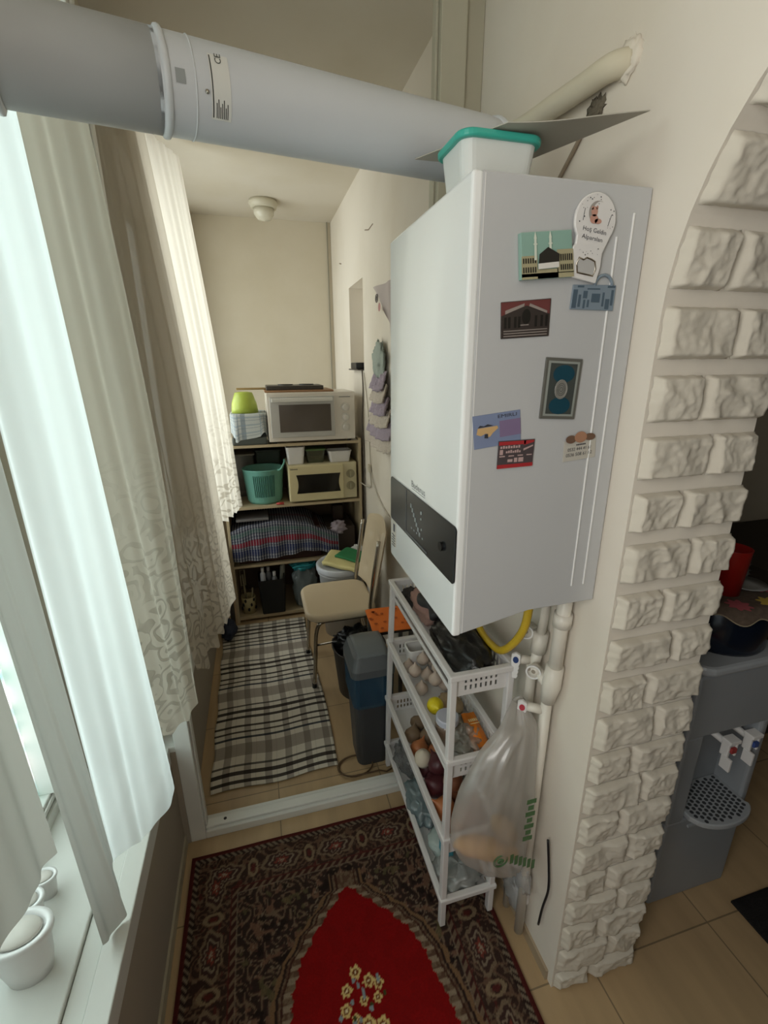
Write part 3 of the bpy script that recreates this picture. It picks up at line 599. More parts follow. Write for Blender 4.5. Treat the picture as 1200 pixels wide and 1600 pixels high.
# ------------------------------------------------------------------ magnets on the boiler's side
FY = BY0
def quad_magnet(name, L, label, cat, matl, th=.003, y=FY, bevel=.001):
    """L: four corners (x,z) clockwise from top left"""
    t = thing(name, label, cat, (L[3][0], y-.0005, L[3][1]), 'fridge magnets on the boiler side')
    b = MB(); b.prism([(p[0], p[1]) for p in L][::-1], (0, y-.0005, 0), (1,0,0), (0,0,1), (0,-th,0)); b.build('magnet_plate', matl, t, bevel=bevel)
    yf = y-.0005-th-.0003
    def at(u, v):   # u right, v up
        x = (1-v)*((1-u)*L[3][0]+u*L[2][0])+v*((1-u)*L[0][0]+u*L[1][0]); z = (1-v)*((1-u)*L[3][1]+u*L[2][1])+v*((1-u)*L[0][1]+u*L[1][1]); return Vector((x, yf, z))
    def rect(mb, u0, v0, u1, v1, d=0): mb.add([at(u0,v0)+Vector((0,-d,0)), at(u1,v0)+Vector((0,-d,0)), at(u1,v1)+Vector((0,-d,0)), at(u0,v1)+Vector((0,-d,0))], [(0,1,2,3)])
    def poly(mb, pts, d=0): mb.add([at(u, v)+Vector((0,-d,0)) for u, v in pts], [tuple(range(len(pts)))])
    def tx(mb, s, u, v, h, w, d=.0003, al='LEFT'):
        o = at(u, v)+Vector((0,-d,0)); ux = at(1, v)-at(0, v); vz = at(u, 1)-at(u, 0); mb.text(s, o, ux, vz, h*vz.length, width=w*ux.length, align=al)
    return t, rect, poly, tx
sky = mat('magnet_sky', '#8aab9f', .3); stonem = mat('magnet_stone', '#a39c7c', .6); dk = mat('magnet_dark', '#26241f', .5); ink = mat('ink_dark', '#33333a', .6); offw = mat('off_white', '#d8d6cf', .5); inkred = mat('ink_red', '#a32a2e', .5)
L = [(.441,1.978),(.536,1.988),(.549,1.917),(.449,1.908)]
t, rect, poly, tx = quad_magnet('fridge_magnet', L, 'thick square magnet picturing a black cube shrine courtyard with two minarets', 'magnet', sky, .010)
b = MB(); rect(b,0,0,1,.12,.001); rect(b,0,.05,.30,.50,.001); rect(b,.68,.10,1,.60,.001); rect(b,.3,0,.7,.2,.001); b.build('courtyard', stonem, t)
b = MB()
for u0 in (.26,.55):
    rect(b,u0-.022,.4,u0+.022,.85,.0022); poly(b,[(u0-.03,.85),(u0+.03,.85),(u0,1.0)],.0022); rect(b,u0-.04,.72,u0+.04,.75,.0024)
b.build('minaret', mat('minaret_pale', '#cfd6c8', .5), t)
b = MB(); poly(b,[(.3,.22),(.7,.24),(.72,.5),(.5,.66),(.33,.52)],.003)
for k in range(6): rect(b,.02+.045*k,.34,.045+.045*k,.45,.0018); rect(b,.02+.045*k,.14,.045+.045*k,.26,.0018); rect(b,.74+.042*k,.36,.765+.042*k,.5,.0018); rect(b,.74+.042*k,.16,.765+.042*k,.28,.0018)
b.build('shrine', dk, t)
b = MB(); poly(b,[(.3,.20),(.7,.22),(.7,.34),(.3,.32)],.0034); b.build('white_band', offw, t)
# bottle opener
t = thing('bottle_opener', 'white balloon-shaped magnetic bottle opener with star dots and a name', 'bottle opener', (.575, FY, 1.95), 'fridge magnets on the boiler side')
def opener():
    cx, cz, R = .582, 2.005, .0405; out = []
    A = [(cx+R*math.cos(a), cz+R*1.02*math.sin(a)) for a in [math.radians(-35+250*i/28) for i in range(29)]]
    out = A+[(.548,1.968),(.543,1.964),(.549,1.916),(.597,1.908),(.603,1.935),(.603,1.955)]
    b = MB(); b.prism(out, (0, FY-.003, 0), (1,0,0), (0,0,1), (0,-.006,0)); b.build('opener_plate', mat('glossy_white', '#dad8d6', .2), t, bevel=.002, seg=3)
    b = MB(); P = [(.556,1.924),(.553,1.938),(.557,1.947),(.566,1.944),(.572,1.9475),(.582,1.945),(.589,1.942),(.592,1.93),(.588,1.9195)]
    b.tube([(x, FY-.0095, z) for x, z in P], .0016, 8, closed=True); b.build('opener_ring', chrome, t, smooth=True)
    b = MB(); b.prism(P, (0, FY-.0092, 0), (1,0,0), (0,0,1), (0,-.0003,0)); b.build('opener_hole', mat('hole_grey', '#b3b2b0', .4), t)
    y = FY-.0096
    b = MB(); b.text('Hoş Geldin', (.558, y, 1.987), (1,0,-.12), (.1,0,1), .0085, width=.047); b.text('Alparslan', (.557, y, 1.975), (1,0,-.12), (.1,0,1), .0085, width=.042)
    random.seed(4)
    for k in range(46):
        a = random.uniform(0, 2*PI); r = R*random.uniform(.55, .93); x, z = cx+r*math.cos(a), cz+r*math.sin(a)
        if k > 34: x, z = random.uniform(.555,.596), random.uniform(1.951,1.970)
        elif z < 1.992 and abs(x-cx) < .026: continue
        s = random.choice((.0006,.0009,.0013)); b.add([(x-s,y,z),(x,y,z-s),(x+s,y,z),(x,y,z+s)], [(0,1,2,3)])
    for x0, z0, x1, z1 in ((.556,2.003,.558,2.021),(.606,1.997,.611,2.014)): b.add([(x0,y,z0),(x0+.0009,y,z0),(x1+.0009,y,z1),(x1,y,z1)], [(0,1,2,3)])
    b.build('opener_print', ink, t)
    b = MB(); m = [(.583+.017*math.cos(a), 2.016+.017*math.sin(a)) for a in [math.radians(70+210*i/14) for i in range(15)]]; m2 = [(.588+.014*math.cos(a), 2.018+.0145*math.sin(a)) for a in [math.radians(280-210*i/14) for i in range(15)]]
    b.add([(x, y-.0001, z) for x, z in m+m2], [(i, i+1, 28-i, 29-i) for i in range(14)]); b.build('moon_drawing', mat('moon_grey', '#9a948e', .6), t)
    b = MB()
    for x, z, rx, rz in ((.577,2.017,.0065,.0075),(.5775,2.006,.008,.007),(.586,2.003,.007,.004),(.5725,2.022,.002,.003),(.5815,2.023,.002,.003)):
        b.add([(x+rx*math.cos(a), y-.0003, z+rz*math.sin(a)) for a in [2*PI*i/14 for i in range(14)]], [tuple(range(14))])
    b.build('bear_drawing', mat('bear_pink', '#b98b7b', .6), t)
opener()
L = [(.556,1.906),(.645,1.908),(.645,1.865),(.554,1.866)]
t, rect, poly, tx = quad_magnet('fridge_magnet', L, 'blue grey bridge-shaped relief magnet half under the bottle opener', 'magnet', mat('magnet_steel_blue', '#7c8a96', .4), .003)
b = MB(); b.tube([(.618+.018*math.cos(a), FY-.003, 1.906+.017*math.sin(a)) for a in [PI*i/10 for i in range(11)]], .0028, 8); b.build('arch_top', mat('magnet_steel_blue', '#7c8a96'), t, smooth=True)
b = MB()
for u, v, w_, h in ((.02,.05,.10,.75),(.15,.1,.06,.5),(.25,.45,.10,.3),(.27,.05,.05,.35),(.36,.1,.05,.3),(.45,.3,.2,.35),(.7,.15,.05,.55),(.78,.05,.1,.4),(.9,.2,.06,.6),(.33,.8,.3,.06),(.1,.88,.15,.08),(.8,.88,.18,.08)): rect(b,u,v,u+w_,v+h)
b.build('town_print', mat('deep_steel', '#4a5b69', .5), t)
L = [(.418,1.874),(.515,1.883),(.517,1.821),(.422,1.815)]
t, rect, poly, tx = quad_magnet('fridge_magnet', L, 'dark rectangular photo magnet of a shop front with red canopy, upper left', 'magnet', mat('magnet_brown', '#3b3431', .3), .002)
b = MB(); poly(b,[(.0,.62),(.0,.98),(.98,.98),(.98,.6),(.5,.86)]); b.build('red_canopy', mat('maroon_print', '#6a3a38', .4), t)
b = MB(); poly(b,[(.08,.66),(.45,.84),(.46,.92),(.08,.76)],.0003); poly(b,[(.55,.84),(.92,.62),(.93,.68),(.57,.91)],.0003)
for k in range(3): rect(b,.05+.0*k,.05+.07*k,.95,.075+.07*k)
rect(b,.36,.33,.56,.36); b.build('caption_lines', mat('greyish_print', '#8f8680', .5), t)
b = MB(); b.add([Vector((.468+.0085*math.cos(a), FY-.0034, 1.852+.0125*math.sin(a))) for a in [2*PI*i/16 for i in range(16)]], [tuple(range(16))])
for u in (.06,.14,.26,.34,.68,.8,.9): rect(b,u,.28,u+.05,.58)
b.build('dark_shapes', mat('near_black', '#16150f', .5), t)
L = [(.516,1.785),(.593,1.781),(.589,1.671),(.513,1.675)]
t, rect, poly, tx = quad_magnet('fridge_magnet', L, 'tall dark teal magnet with pale border and round central medallion', 'magnet', mat('magnet_taupe', '#5f5e58', .4), .004)
b = MB(); rect(b,.07,.05,.93,.95); b.build('pale_border', mat('border_pale', '#8d928c', .5), t)
b = MB(); rect(b,.13,.085,.87,.915,.0003); b.build('dark_field', mat('field_dark', '#3e4340', .5), t)
for v in (.75, .24): b = MB(); b.add([Vector((.553+(.002 if v > .5 else -.001)+.023*math.cos(a), FY-.0054, 1.671+.112*v+.016*math.sin(a))) for a in [2*PI*i/20 for i in range(20)]], [tuple(range(20))]); b.build('teal_panel', mat('deep_teal', '#17404f', .4), t)
b = MB(); b.tube([(.552+.0125*math.cos(a), FY-.0055, 1.7275+.0165*math.sin(a)) for a in [2*PI*i/20 for i in range(20)]], .0015, 6, closed=True)
b.add([Vector((.552+.0115*math.cos(a), FY-.0057, 1.7275+.0155*math.sin(a))) for a in [2*PI*i/20 for i in range(20)]], [tuple(range(20))]); b.build('medallion', mat('medal_silver', '#807e78', .35), t)
b = MB()
for r in (.003, .006, .0085): b.tube([(.552+r*math.cos(a), FY-.0058, 1.7275+r*1.3*math.sin(a)) for a in [2*PI*i/16 for i in range(16)]], .0005, 4, closed=True)
b.build('medallion_relief', mat('field_dark', '#3e4340'), t)
L = [(.376,1.683),(.472,1.693),(.479,1.633),(.383,1.622)]
t, rect, poly, tx = quad_magnet('fridge_magnet', L, 'pale blue card magnet with a yellow convertible car and raised lettering', 'magnet', mat('magnet_blue', '#7a86a4', .3), .0012, bevel=.0005)
b = MB(); rect(b,.55,.25,1,.75); b.build('lilac_block', mat('magnet_lilac', '#7d6c8c', .4), t)
b = MB(); poly(b,[(.06,.44),(.09,.62),(.3,.62),(.5,.62),(.52,.55),(.4,.42),(.34,.32),(.3,.32),(.26,.44),(.15,.38)],.0004); b.build('car_picture', mat('car_yellow', '#c6a474', .4), t)
b = MB(); poly(b,[(.09,.63),(.14,.7),(.22,.66),(.30,.71),(.42,.64)],.0005); poly(b,[(.22,.3),(.3,.28),(.30,.42),(.23,.42)],.0005); tx(b,'EMIRLI',.52,.84,.10,.4); b.build('card_print', ink, t)
L = [(.431,1.636),(.508,1.637),(.507,1.585),(.431,1.583)]
t, rect, poly, tx = quad_magnet('fridge_magnet', L, 'small dark magnet with a red bottom stripe, overlapping the blue car card', 'magnet', mat('magnet_charcoal', '#4b4244', .4), .0015, y=FY-.0015)
b = MB(); rect(b,0,0,1,.14); rect(b,.02,.84,.75,.97); poly(b,[(.7,.8),(.98,.9),(.98,.97),(.7,.97)]); b.build('red_stripe', inkred, t)
b = MB(); [rect(b,.06+.07*k,.72,.11+.07*k,.80+.02*(k%2)) for k in range(8)]; [rect(b,.22+.06*k,.55,.265+.06*k,.62+.02*(k%3)) for k in range(7)]; rect(b,.05,.50,.14,.68); rect(b,.46,.20,.55,.36); rect(b,.58,.20,.72,.36); rect(b,.28,.22,.42,.32); poly(b,[(.7,.6),(.96,.75),(.96,.8),(.7,.68)])
for k in range(4): rect(b,.05+.25*k,.42,.2+.25*k,.46)
b.build('pale_print', mat('pinkish_print', '#b59a97', .5), t)
L = [(.575,1.628),(.647,1.634),(.650,1.594),(.576,1.587)]
t, rect, poly, tx = quad_magnet('fridge_magnet', L, 'small white card magnet with bread loaves above printed phone numbers', 'magnet', mat('card_white', '#b9b5ab', .5), .0012, bevel=.0004)
b = MB()
for x, z, rx, rz, in ((.588,1.632,.012,.008),(.630,1.636,.013,.007)): b.add([Vector((x+rx*math.cos(a), FY-.004, z+rz*math.sin(a))) for a in [2*PI*i/16 for i in range(16)]], [tuple(range(16))])
b.build('dark_loaf', mat('loaf_brown', '#6b5140', .6), t)
b = MB(); b.add([Vector((.609+.014*math.cos(a), FY-.0043, 1.636+.011*math.sin(a))) for a in [2*PI*i/16 for i in range(16)]], [tuple(range(16))]); b.build('round_loaf', mat('loaf_tan', '#a57a60', .6), t)
b = MB(); [rect(b,.38+.05*k,.72,.42+.05*k,.79) for k in range(6)]; tx(b,'0532 444 41 61',.12,.48,.16,.72); tx(b,'0536 508 61 62',.08,.22,.16,.80); b.build('phone_print', ink, t)
del L

# ------------------------------------------------------------------ pipes below the boiler
t = thing('gas_hose', 'yellow flexible gas hose looping under the boiler', 'hose', (.60, 1.0, 1.24))
b = MB(); b.tube(spline([(.61,.885,1.262),(.61,.89,1.19),(.608,.90,1.13),(.604,.935,1.065),(.60,.985,1.012),(.598,1.04,.999),(.598,1.10,1.003),(.60,1.155,1.04),(.605,1.185,1.11),(.61,1.19,1.25)], 8), .0105, 14); b.build('hose', mat('yellow_rubber', '#c7a62c', .4, bump=.2, bscale=200), t, smooth=True)
b = MB(); b.cyl((.61,.885,1.225),(.61,.885,1.262),.0135, n=6); b.build('hose_nut', mat('brass', '#9c8450', .3, metal=1), t)
cream = mat('aged_pvc_pipe', '#d8d2c6', .35)
def ring(b, c):
    n_ = Vector((-.66,-.75,.07)).normalized(); c = Vector(c); Q = n_.to_track_quat('Z','Y').to_matrix()
    b.lathe([(.0185,-.004),(.0195,0),(.0195,.004),(.0155,.004),(.0150,-.003)], c, 28, mi=0, M3=Q)
    b.lathe([(.0150,-.002),(.006,-.001),(.005,.001),(0,.001)], c, 24, mi=1, M3=Q)
t = thing('water_pipe', 'thick white water pipe running down the wall under the boiler', 'water pipe', (.672, .86, .85))
b = MB(); b.tube([(.672,.835,1.262),(.672,.84,1.18),(.672,.845,1.03)], .017, 20); b.tube([(.672,.86,.93),(.672,.862,.60),(.672,.862,.03)], .014, 20); b.build('pipe', cream, t, smooth=True)
b = MB(); b.tube([(.672,.838,1.20),(.672,.84,1.165)], .022, 20); b.build('coupling', cream, t, smooth=True); b = MB(); b.tube([(.672,.845,1.045),(.672,.85,.985),(.672,.858,.93)], [.022,.024,.018], 20); b.build('coupling', cream, t, smooth=True)
b = MB(); b.tube([(.672,.855,.98),(.658,.898,1.0)], [.018,.015], 16); b.tube([(.662,.905,1.0),(.642,.888,1.003)], [.015,.0185], 20); b.build('valve_stub', cream, t, smooth=True)
b = MB(); ring(b, (.642,.888,1.003)); b.build('valve_cap', [white, mat('cap_brown', '#93897b', .5)], t, smooth=False)
t2 = thing('water_pipe', 'thinner white pipe with blue-marked valve under the boiler, beside the yellow hose', 'water pipe', (.672, .93, 1.0))
b = MB(); b.tube([(.672,.905,1.262),(.672,.91,1.15),(.672,.915,1.10)], .0115, 18); b.tube([(.672,.915,1.10),(.672,.92,1.04)], .020, 18); b.tube([(.672,.92,1.04),(.672,.935,.97)], .014, 18); b.tube([(.672,.935,.99),(.672,.94,.95),(.672,.94,.03)], [.018,.014,.012], 18)
b.build('pipe', cream, t2, smooth=True)
b = MB(); b.tube([(.672,.915,1.08),(.672,.968,1.088)], [.018,.016], 16); b.tube([(.670,.968,1.088),(.642,.938,1.093)], [.015,.0185], 20); b.build('valve_stub', cream, t2, smooth=True)
b = MB(); ring(b, (.642,.938,1.093)); b.build('valve_cap', [white, mat('cap_brown', '#93897b')], t2, smooth=False)
b = MB(); b.tube([(.668,.94,1.0),(.626,.948,1.005)], [.013,.012], 16); b.build('valve_stem', cream, t2, smooth=True)
def handle(parent, c, col, mn):
    b = MB(); c = Vector(c); P = [(-.012,.022),(.0,.029),(.012,.022),(.0125,.0),(.009,-.012),(.011,-.018),(.008,-.024),(.010,-.031),(.007,-.037),(.009,-.044),(.005,-.052),(-.006,-.052),(-.008,-.03),(-.0125,0)]
    u = Vector((.8,-.6,0)).normalized(); d = Vector((-.6,-.8,0)).normalized()
    b.prism(P, c, u, (0,0,1), d*.010); h = b.build('valve_handle', white, parent, bevel=.002)
    b = MB(); b.prism([(.0075*math.cos(a), .008+.010*math.sin(a)) for a in [2*PI*i/16 for i in range(16)]], c+d*.0105, u, (0,0,1), d*.0006); b.build('colour_mark', mat(mn, col, .4), h)
handle(t2, (.624,.945,1.003), '#2d4170', 'mark_blue')
handle(t, (.624,.895,.888), '#b23a48', 'mark_red')
b = MB(); b.tube([(.668,.865,.895),(.626,.898,.893)], [.013,.012], 16); b.build('valve_stem', cream, t, smooth=True)
# clear bag and adapter with black lead at the bottom of the pipe
t = thing('power_adapter', 'white adapter in crumpled clear film low on the wall with a black lead', 'power adapter', (.68,.86,.28))
b = MB(); b.blob((.672,.875,.26), (.018,.04,.06), .3, 3, 2); b.blob((.67,.91,.15), (.018,.05,.06), .4, 3, 5); b.build('film_wrap', mat_film('clear_film', '#d9dbdc', .45), t, smooth=True)
b = MB(); b.box((.675,.86,.14), (.698,.90,.22)); b.build('adapter_body', white, t, bevel=.004)
b = MB(); b.tube(spline([(.685,.80,.50),(.69,.79,.42),(.688,.775,.34),(.69,.79,.24),(.688,.795,.16)], 6), .0035, 8); b.build('lead', black, t, smooth=True)

# ------------------------------------------------------------------ plastic bag hanging on the red valve
t = thing('plastic_bag', 'translucent white carrier bag with bread loaves hanging from the red-marked valve', 'plastic bag', (.55,.84,.34))
def bag():
    film = mat_film('bag_film', '#cfc9c2', .42, transl=.3)
    T = [(.893,.610,.645,.918,.012),(.86,.548,.650,.862,.026),(.80,.485,.652,.855,.038),(.70,.432,.654,.850,.046),(.60,.412,.655,.848,.050),(.52,.412,.655,.848,.052),(.45,.440,.655,.85,.048),(.395,.50,.650,.85,.040),(.345,.565,.640,.853,.022),(.335,.60,.63,.853,.008)]
    def fn(u, v):
        k = v*(len(T)-1); i = min(int(k), len(T)-2); f = k-i; z, xl, xr, cy, hy = [T[i][q]*(1-f)+T[i+1][q]*f for q in range(5)]
        a = u*2*PI; c, s_ = math.cos(a), math.sin(a); cx = (xl+xr)/2; hx_ = (xr-xl)/2
        wr = 1+.10*noise.noise(Vector((c*2.4, s_*2.4, v*1.3)))+.05*math.sin(a*9+v*3)*(1-v*.6)
        return Vector((cx+hx_*c*(1+.015*math.sin(v*17)), cy+hy*s_*wr*1.1+.006*noise.noise(Vector((c*5, v*7, 2))), z))
    b = MB(); b.grid(fn, 100, 40); b.build('bag_film', film, t, smooth=True)
    b = MB(); b.tube(spline([(.615,.925,.885),(.622,.918,.902),(.634,.915,.902),(.642,.922,.885)], 6), .004, 8); b.build('bag_loop', film, t, smooth=True)
    b = MB(); yy = .7925
    for r in (.021, .017): b.tube([(.535+r*math.cos(a), yy, .485+r*math.sin(a)) for a in [2*PI*i/24 for i in range(24)]], .0012, 6, closed=True)
    b.tube([(.535+.008*math.cos(a), yy, .485+.006*math.sin(a)) for a in [2*PI*i/12 for i in range(12)]], .003, 6, closed=True)
    b.build('emblem_print', mat('bag_green', '#4b6b45', .5), t, smooth=True)
    b = MB(); random.seed(9)
    for k in range(6): b.box((.565+.014*k, .793, .462-.009*k), (.575+.014*k, .7938, .495-.009*k))
    b.build('bag_lettering', mat('bag_green', '#4b6b45'), t); b = MB()
    for k in range(7): b.box((.600+.006*(k % 2), .796, .53+.022*k), (.628-.006*(k % 2), .7968, .545+.022*k))
    b.build('bag_lettering', mat('bag_green', '#4b6b45'), t)
bag()
def loaf(c, r, ang, m, lab, sd):
    q = MB(); q.blob((0,0,0), r, .10, 2.5, sd); Q = Matrix.Rotation(ang, 3, 'Y'); b = MB(); b.add([Q @ Vector(p)+Vector(c) for p in q.v], q.f)
    tag(b.build('bread_loaf', m, smooth=True), lab, 'bread', 'loaves in the bag')
loaf((.525,.85,.462), (.118,.030,.030), .50, mat('bread_crust_pale', '#d9a862', .7, bump=.3), 'long pale bread loaf at the bottom of the hanging carrier bag', 3)
loaf((.575,.848,.520), (.070,.026,.028), 1.0, mat('bread_crust_dark', '#a08560', .7, bump=.3), 'darker bread loaf lying on top of the long pale one in the bag', 4)

# ------------------------------------------------------------------ white plastic rack
RX0, RX1, RY0 = .435, .625, .945
TZ = [.135, .40, .70, .985]; TF = [1.625, 1.605, 1.575, 1.54]
def rack():
    t = thing('plastic_rack', 'four-tier white plastic vegetable rack standing on the rug beside the wall', 'rack', (.53, 1.28, .012))
    dv = mat('rack_plastic', '#d9d6d4', .35)
    # posts between tiers: near corners straight, far corners leaning slightly
    for x, far in ((RX0, 0), (RX1, 0), (RX0, 1), (RX1, 1)):
        b = MB(); zz = [.012]+TZ
        for i in range(len(zz)-1):
            z0, z1 = zz[i], zz[i+1]; f0 = TF[max(i-1, 0)] if far else RY0; f1 = TF[i] if far else RY0
            w = .0175; s = -1 if far else 1; sx = 1 if x == RX0 else -1
            xa, xb = sorted((x, x+sx*w*1.1)); top = 1.0
            ya0, yb0 = sorted((f0, f0+s*w*1.3)); ya1, yb1 = sorted((f1, f1+s*w*1.3))
            b.hexa([(xa,ya0,z0),(xb,ya0,z0),(xb,yb0,z0),(xa,yb0,z0),(xa,ya1,z1),(xb,ya1,z1),(xb,yb1,z1),(xa,yb1,z1)])
        b.build('post', dv, t, bevel=.003)
    for i, (z, yf) in enumerate(zip(TZ, TF)):
        b = MB(); out = [(RX0-.005, RY0-.006), (RX1+.005, RY0-.006), (RX1+.005, yf+.006), (RX0-.005, yf+.006)]
        w = .014; h0, h1 = z-.014, z+.005
        inn = [(RX0+w, RY0+w), (RX1-w, RY0+w), (RX1-w, yf-w), (RX0+w, yf-w)]
        vs = [(x, y, h0) for x, y in out]+[(x, y, h1) for x, y in out]+[(x, y, h0) for x, y in inn]+[(x, y, h1) for x, y in inn]
        fs = []
        for k in range(4):
            j = (k+1) % 4; fs += [(k, j, 4+j, 4+k), (8+j, 8+k, 12+k, 12+j), (4+k, 4+j, 12+j, 12+k), (j, k, 8+k, 8+j)]
        b.add(vs, fs); tr = b.build('tray_rim', dv, t, bevel=.004, seg=3)
        # basket walls hang below the rim, deeper for the upper three tiers
        dep = (.045, .075, .075, .075)[i]; zf = z-dep; b = MB()
        b.box((RX0+.0125, RY0+.0125, zf+.0012), (RX1-.0125, yf-.0125, zf+.004))
        b.build('tray_floor', dv, t)
        b = MB(); n = 9
        # near end wall with two rows of slots
        def wall_end(y, th):
            X0, X1 = RX0+.012, RX1-.012; b.box((X0+.001, y+.0002, z-.018), (X1-.001, y+th-.0002, z-.0085)); b.box((X0+.001, y+.0002, zf+.0005), (X1-.001, y+th-.0002, zf+.016))
            b.box((X0, y, zf), (X0+.03, y+th, z-.008)); b.box((X1-.03, y, zf), (X1, y+th, z-.008))
            if dep > .06: b.box((X0+.001, y+.0003, z-.044), (X1-.001, y+th-.0003, z-.036))
            m = 7; a0, a1 = X0+.03, X1-.03
            for k in range(m+1):
                xx = a0+(a1-a0)*k/m; b.box((xx-.0045, y+.0005, zf+.001), (xx+.0045, y+th-.0005, z-.0095))
        wall_end(RY0+.012, .003); b.build('end_wall', dv, t); b = MB(); wall_end(yf-.015, .003)
        b.build('end_wall', dv, t)
        b = MB()
        for xx in (RX1-.015,):
            m = 26; b.box((xx+.0003, RY0+.016, z-.016), (xx+.0027, yf-.016, z-.006)); b.box((xx+.0003, RY0+.016, zf+.0005), (xx+.0027, yf-.016, zf+.014)); b.box((xx+.0003, RY0+.016, z-.040), (xx+.0027, yf-.016, z-.035)) if dep > .06 else None
            for k in range(m+1):
                yy = RY0+.03+(yf-RY0-.06)*k/m; b.box((xx, yy-.005, zf), (xx+.003, yy+.005, z-.008))
        xx = RX0+.012; b.box((xx, RY0+.012, zf), (xx+.003, yf-.012, zf+.016)) if i else None
        b.build('side_wall', dv, t)
        for x in (RX0, RX1):
            for y in (RY0, yf-.03):
                pass
    return t
rack()
# contents of the rack
dp = TZ
blackleather = mat('black_vinyl', '#1f1e1d', .3, bump=.3, bscale=40)
t = thing('shoulder_bag', 'glossy black bag with strap buckle filling the top tier of the rack', 'bag', (.53,1.12,.91))
b = MB(); b.blob((.532,1.10,.965), (.072,.14,.058), .25, 2.2, 3, nu=48, nv=30); b.build('bag_body', blackleather, t, smooth=True)
b = MB(); b.tube(spline([(.49,1.21,1.005),(.50,1.26,1.02),(.485,1.31,1.01),(.50,1.36,1.0)], 8), .017, 10); b.build('strap', mat('dark_web', '#2b2b2c', .7), t, smooth=True)
b = MB(); b.tube([(.52+.014*math.cos(a), 1.20+.02*math.sin(a), 1.02) for a in [2*PI*i/12 for i in range(12)]], .003, 6, closed=True); b.build('buckle', mat('grey_buckle', '#8c8c8a', .3), t, smooth=True)
t = thing('fabric_pouch', 'dusty pink cloth pouch at the far end of the rack top tier', 'pouch', (.53,1.4,.905))
b = MB(); b.blob((.53,1.36,.965), (.055,.10,.07), .3, 2.6, 8, nu=40, nv=26); b.build('pouch_body', mat('dusty_pink', '#9d7b70', .8, bump=.4), t, smooth=True)
b = MB(); b.blob((.50,1.455,.945), (.045,.055,.038), .3, 2, 9); tag(b.build('dark_packet', mat('dark_cloth', '#2d2725', .8, bump=.3), smooth=True), 'dark crumpled packet at the far corner of the rack top tier', 'packet')
# second tier
netm = mat('garlic_skin', '#bfae9f', .6, bump=.2, var=.15)
random.seed(11)
for k in range(9):
    x = .485+.045*(k % 3)+random.uniform(-.006,.006); y = 1.30+.065*(k//3)+random.uniform(-.008,.008); z = .667+(.03 if k % 2 else 0)
    b = MB(); b.lathe([(.0,-.022),(.014,-.021),(.024,-.006),(.023,.006),(.013,.018),(.005,.026),(.003,.034),(0,.036)], (x, y, z), 14); 
    places = ('nearest row', 'middle row', 'farthest row')[k//3]; side = ('left', 'centre', 'right')[k % 3]
    tag(b.build('garlic_bulb', netm, smooth=True), 'garlic bulb, %s, %s, in the second tier pile' % (side, places), 'garlic', 'garlic bulbs in the second rack tier')
b = MB(); 
zc = .72
pts = rrect(.09, .07, .015, 4, .53, 1.475)
b.tube([(x, y, zc) for x, y in pts], .004, 6, closed=True); b.add([(x, y, zc) for x, y in pts]+[(.53+(x-.53)*.8, 1.475+(y-1.475)*.8, .632) for x, y in pts], [(i, (i+1) % len(pts), len(pts)+(i+1) % len(pts), len(pts)+i) for i in range(len(pts))]+[tuple(range(len(pts), 2*len(pts)))])
tag(b.build('plastic_tub', white, smooth=False), 'small white open tub at the far end of the second rack tier', 'tub')
b = MB(); b.lathe([(.0,-.032),(.006,-.030),(.020,-.022),(.027,-.006),(.027,.008),(.018,.022),(.006,.030),(0,.035)], (0,0,0), 20); b2 = MB(); Q = Matrix.Rotation(1.2, 3, 'X')
b2.add([Q @ Vector(v)+Vector((.487,1.175,.695)) for v in b.v], b.f); tag(b2.build('lemon', mat('lemon_yellow', '#d8c520', .4, bump=.2, bscale=120), smooth=True), 'bright yellow lemon lying behind the lidded jar', 'lemon')
t = thing('glass_jar', 'glass jar with pale lavender screw lid on the second rack tier', 'jar', (.492,1.085,.63))
b = MB(); b.lathe([(.0,.0),(.036,.0),(.038,.01),(.038,.07),(.032,.082),(.030,.082),(.030,.078),(.035,.068),(.035,.006),(0,.005)], (.492,1.085,.630), 28); b.build('jar_body', mat_film('jar_glass', '#b9a48e', .35), t, smooth=True)
b = MB(); b.lathe([(.033,.078),(.036,.08),(.036,.098),(.033,.101),(.0,.101)], (.492,1.085,.630), 28); b.build('jar_lid', mat('lavender_lid', '#b5b7c2', .35), t, smooth=False, bevel=.001)
b = MB(); b.lathe([(.0,.006),(.034,.006),(.034,.06),(.0,.063)], (.492,1.085,.630), 20); b.build('jar_contents', mat('walnut_brown', '#8c6a4f', .8, bump=.8), t, smooth=True)
t = thing('food_packet', 'bright orange paper packet with white lettering leaning in the second rack tier', 'packet', (.57,1.03,.64))
b = MB(); A, B_, C_, D_ = Vector((.545,.975,.65)), Vector((.608,.972,.645)), Vector((.590,1.10,.708)), Vector((.545,1.10,.712))
def pk(u, v):
    p = A.lerp(B_, u).lerp(D_.lerp(C_, u), v); return p+Vector((0,0,.016*math.sin(PI*u)*math.sin(PI*v)+.003*noise.noise(Vector((u*6,v*6,1)))))
b.grid(pk, 14, 20); b.grid(lambda u, v: pk(u, v)-Vector((0,0,.02*math.sin(PI*u)*math.sin(PI*v)+.0005)), 14, 20); b.build('packet_foil', mat('orange_foil', '#cf7620', .3, var=.08), t, smooth=True)
b = MB(); [b.box((.553+.006*k,1.055,.7165),(.557+.006*k,1.066,.7168)) for k in range(5)]; b.box((.553,1.045,.7165),(.585,1.048,.7168)); b.build('packet_print', mat('pale_yellow', '#e0c58e', .5), t)
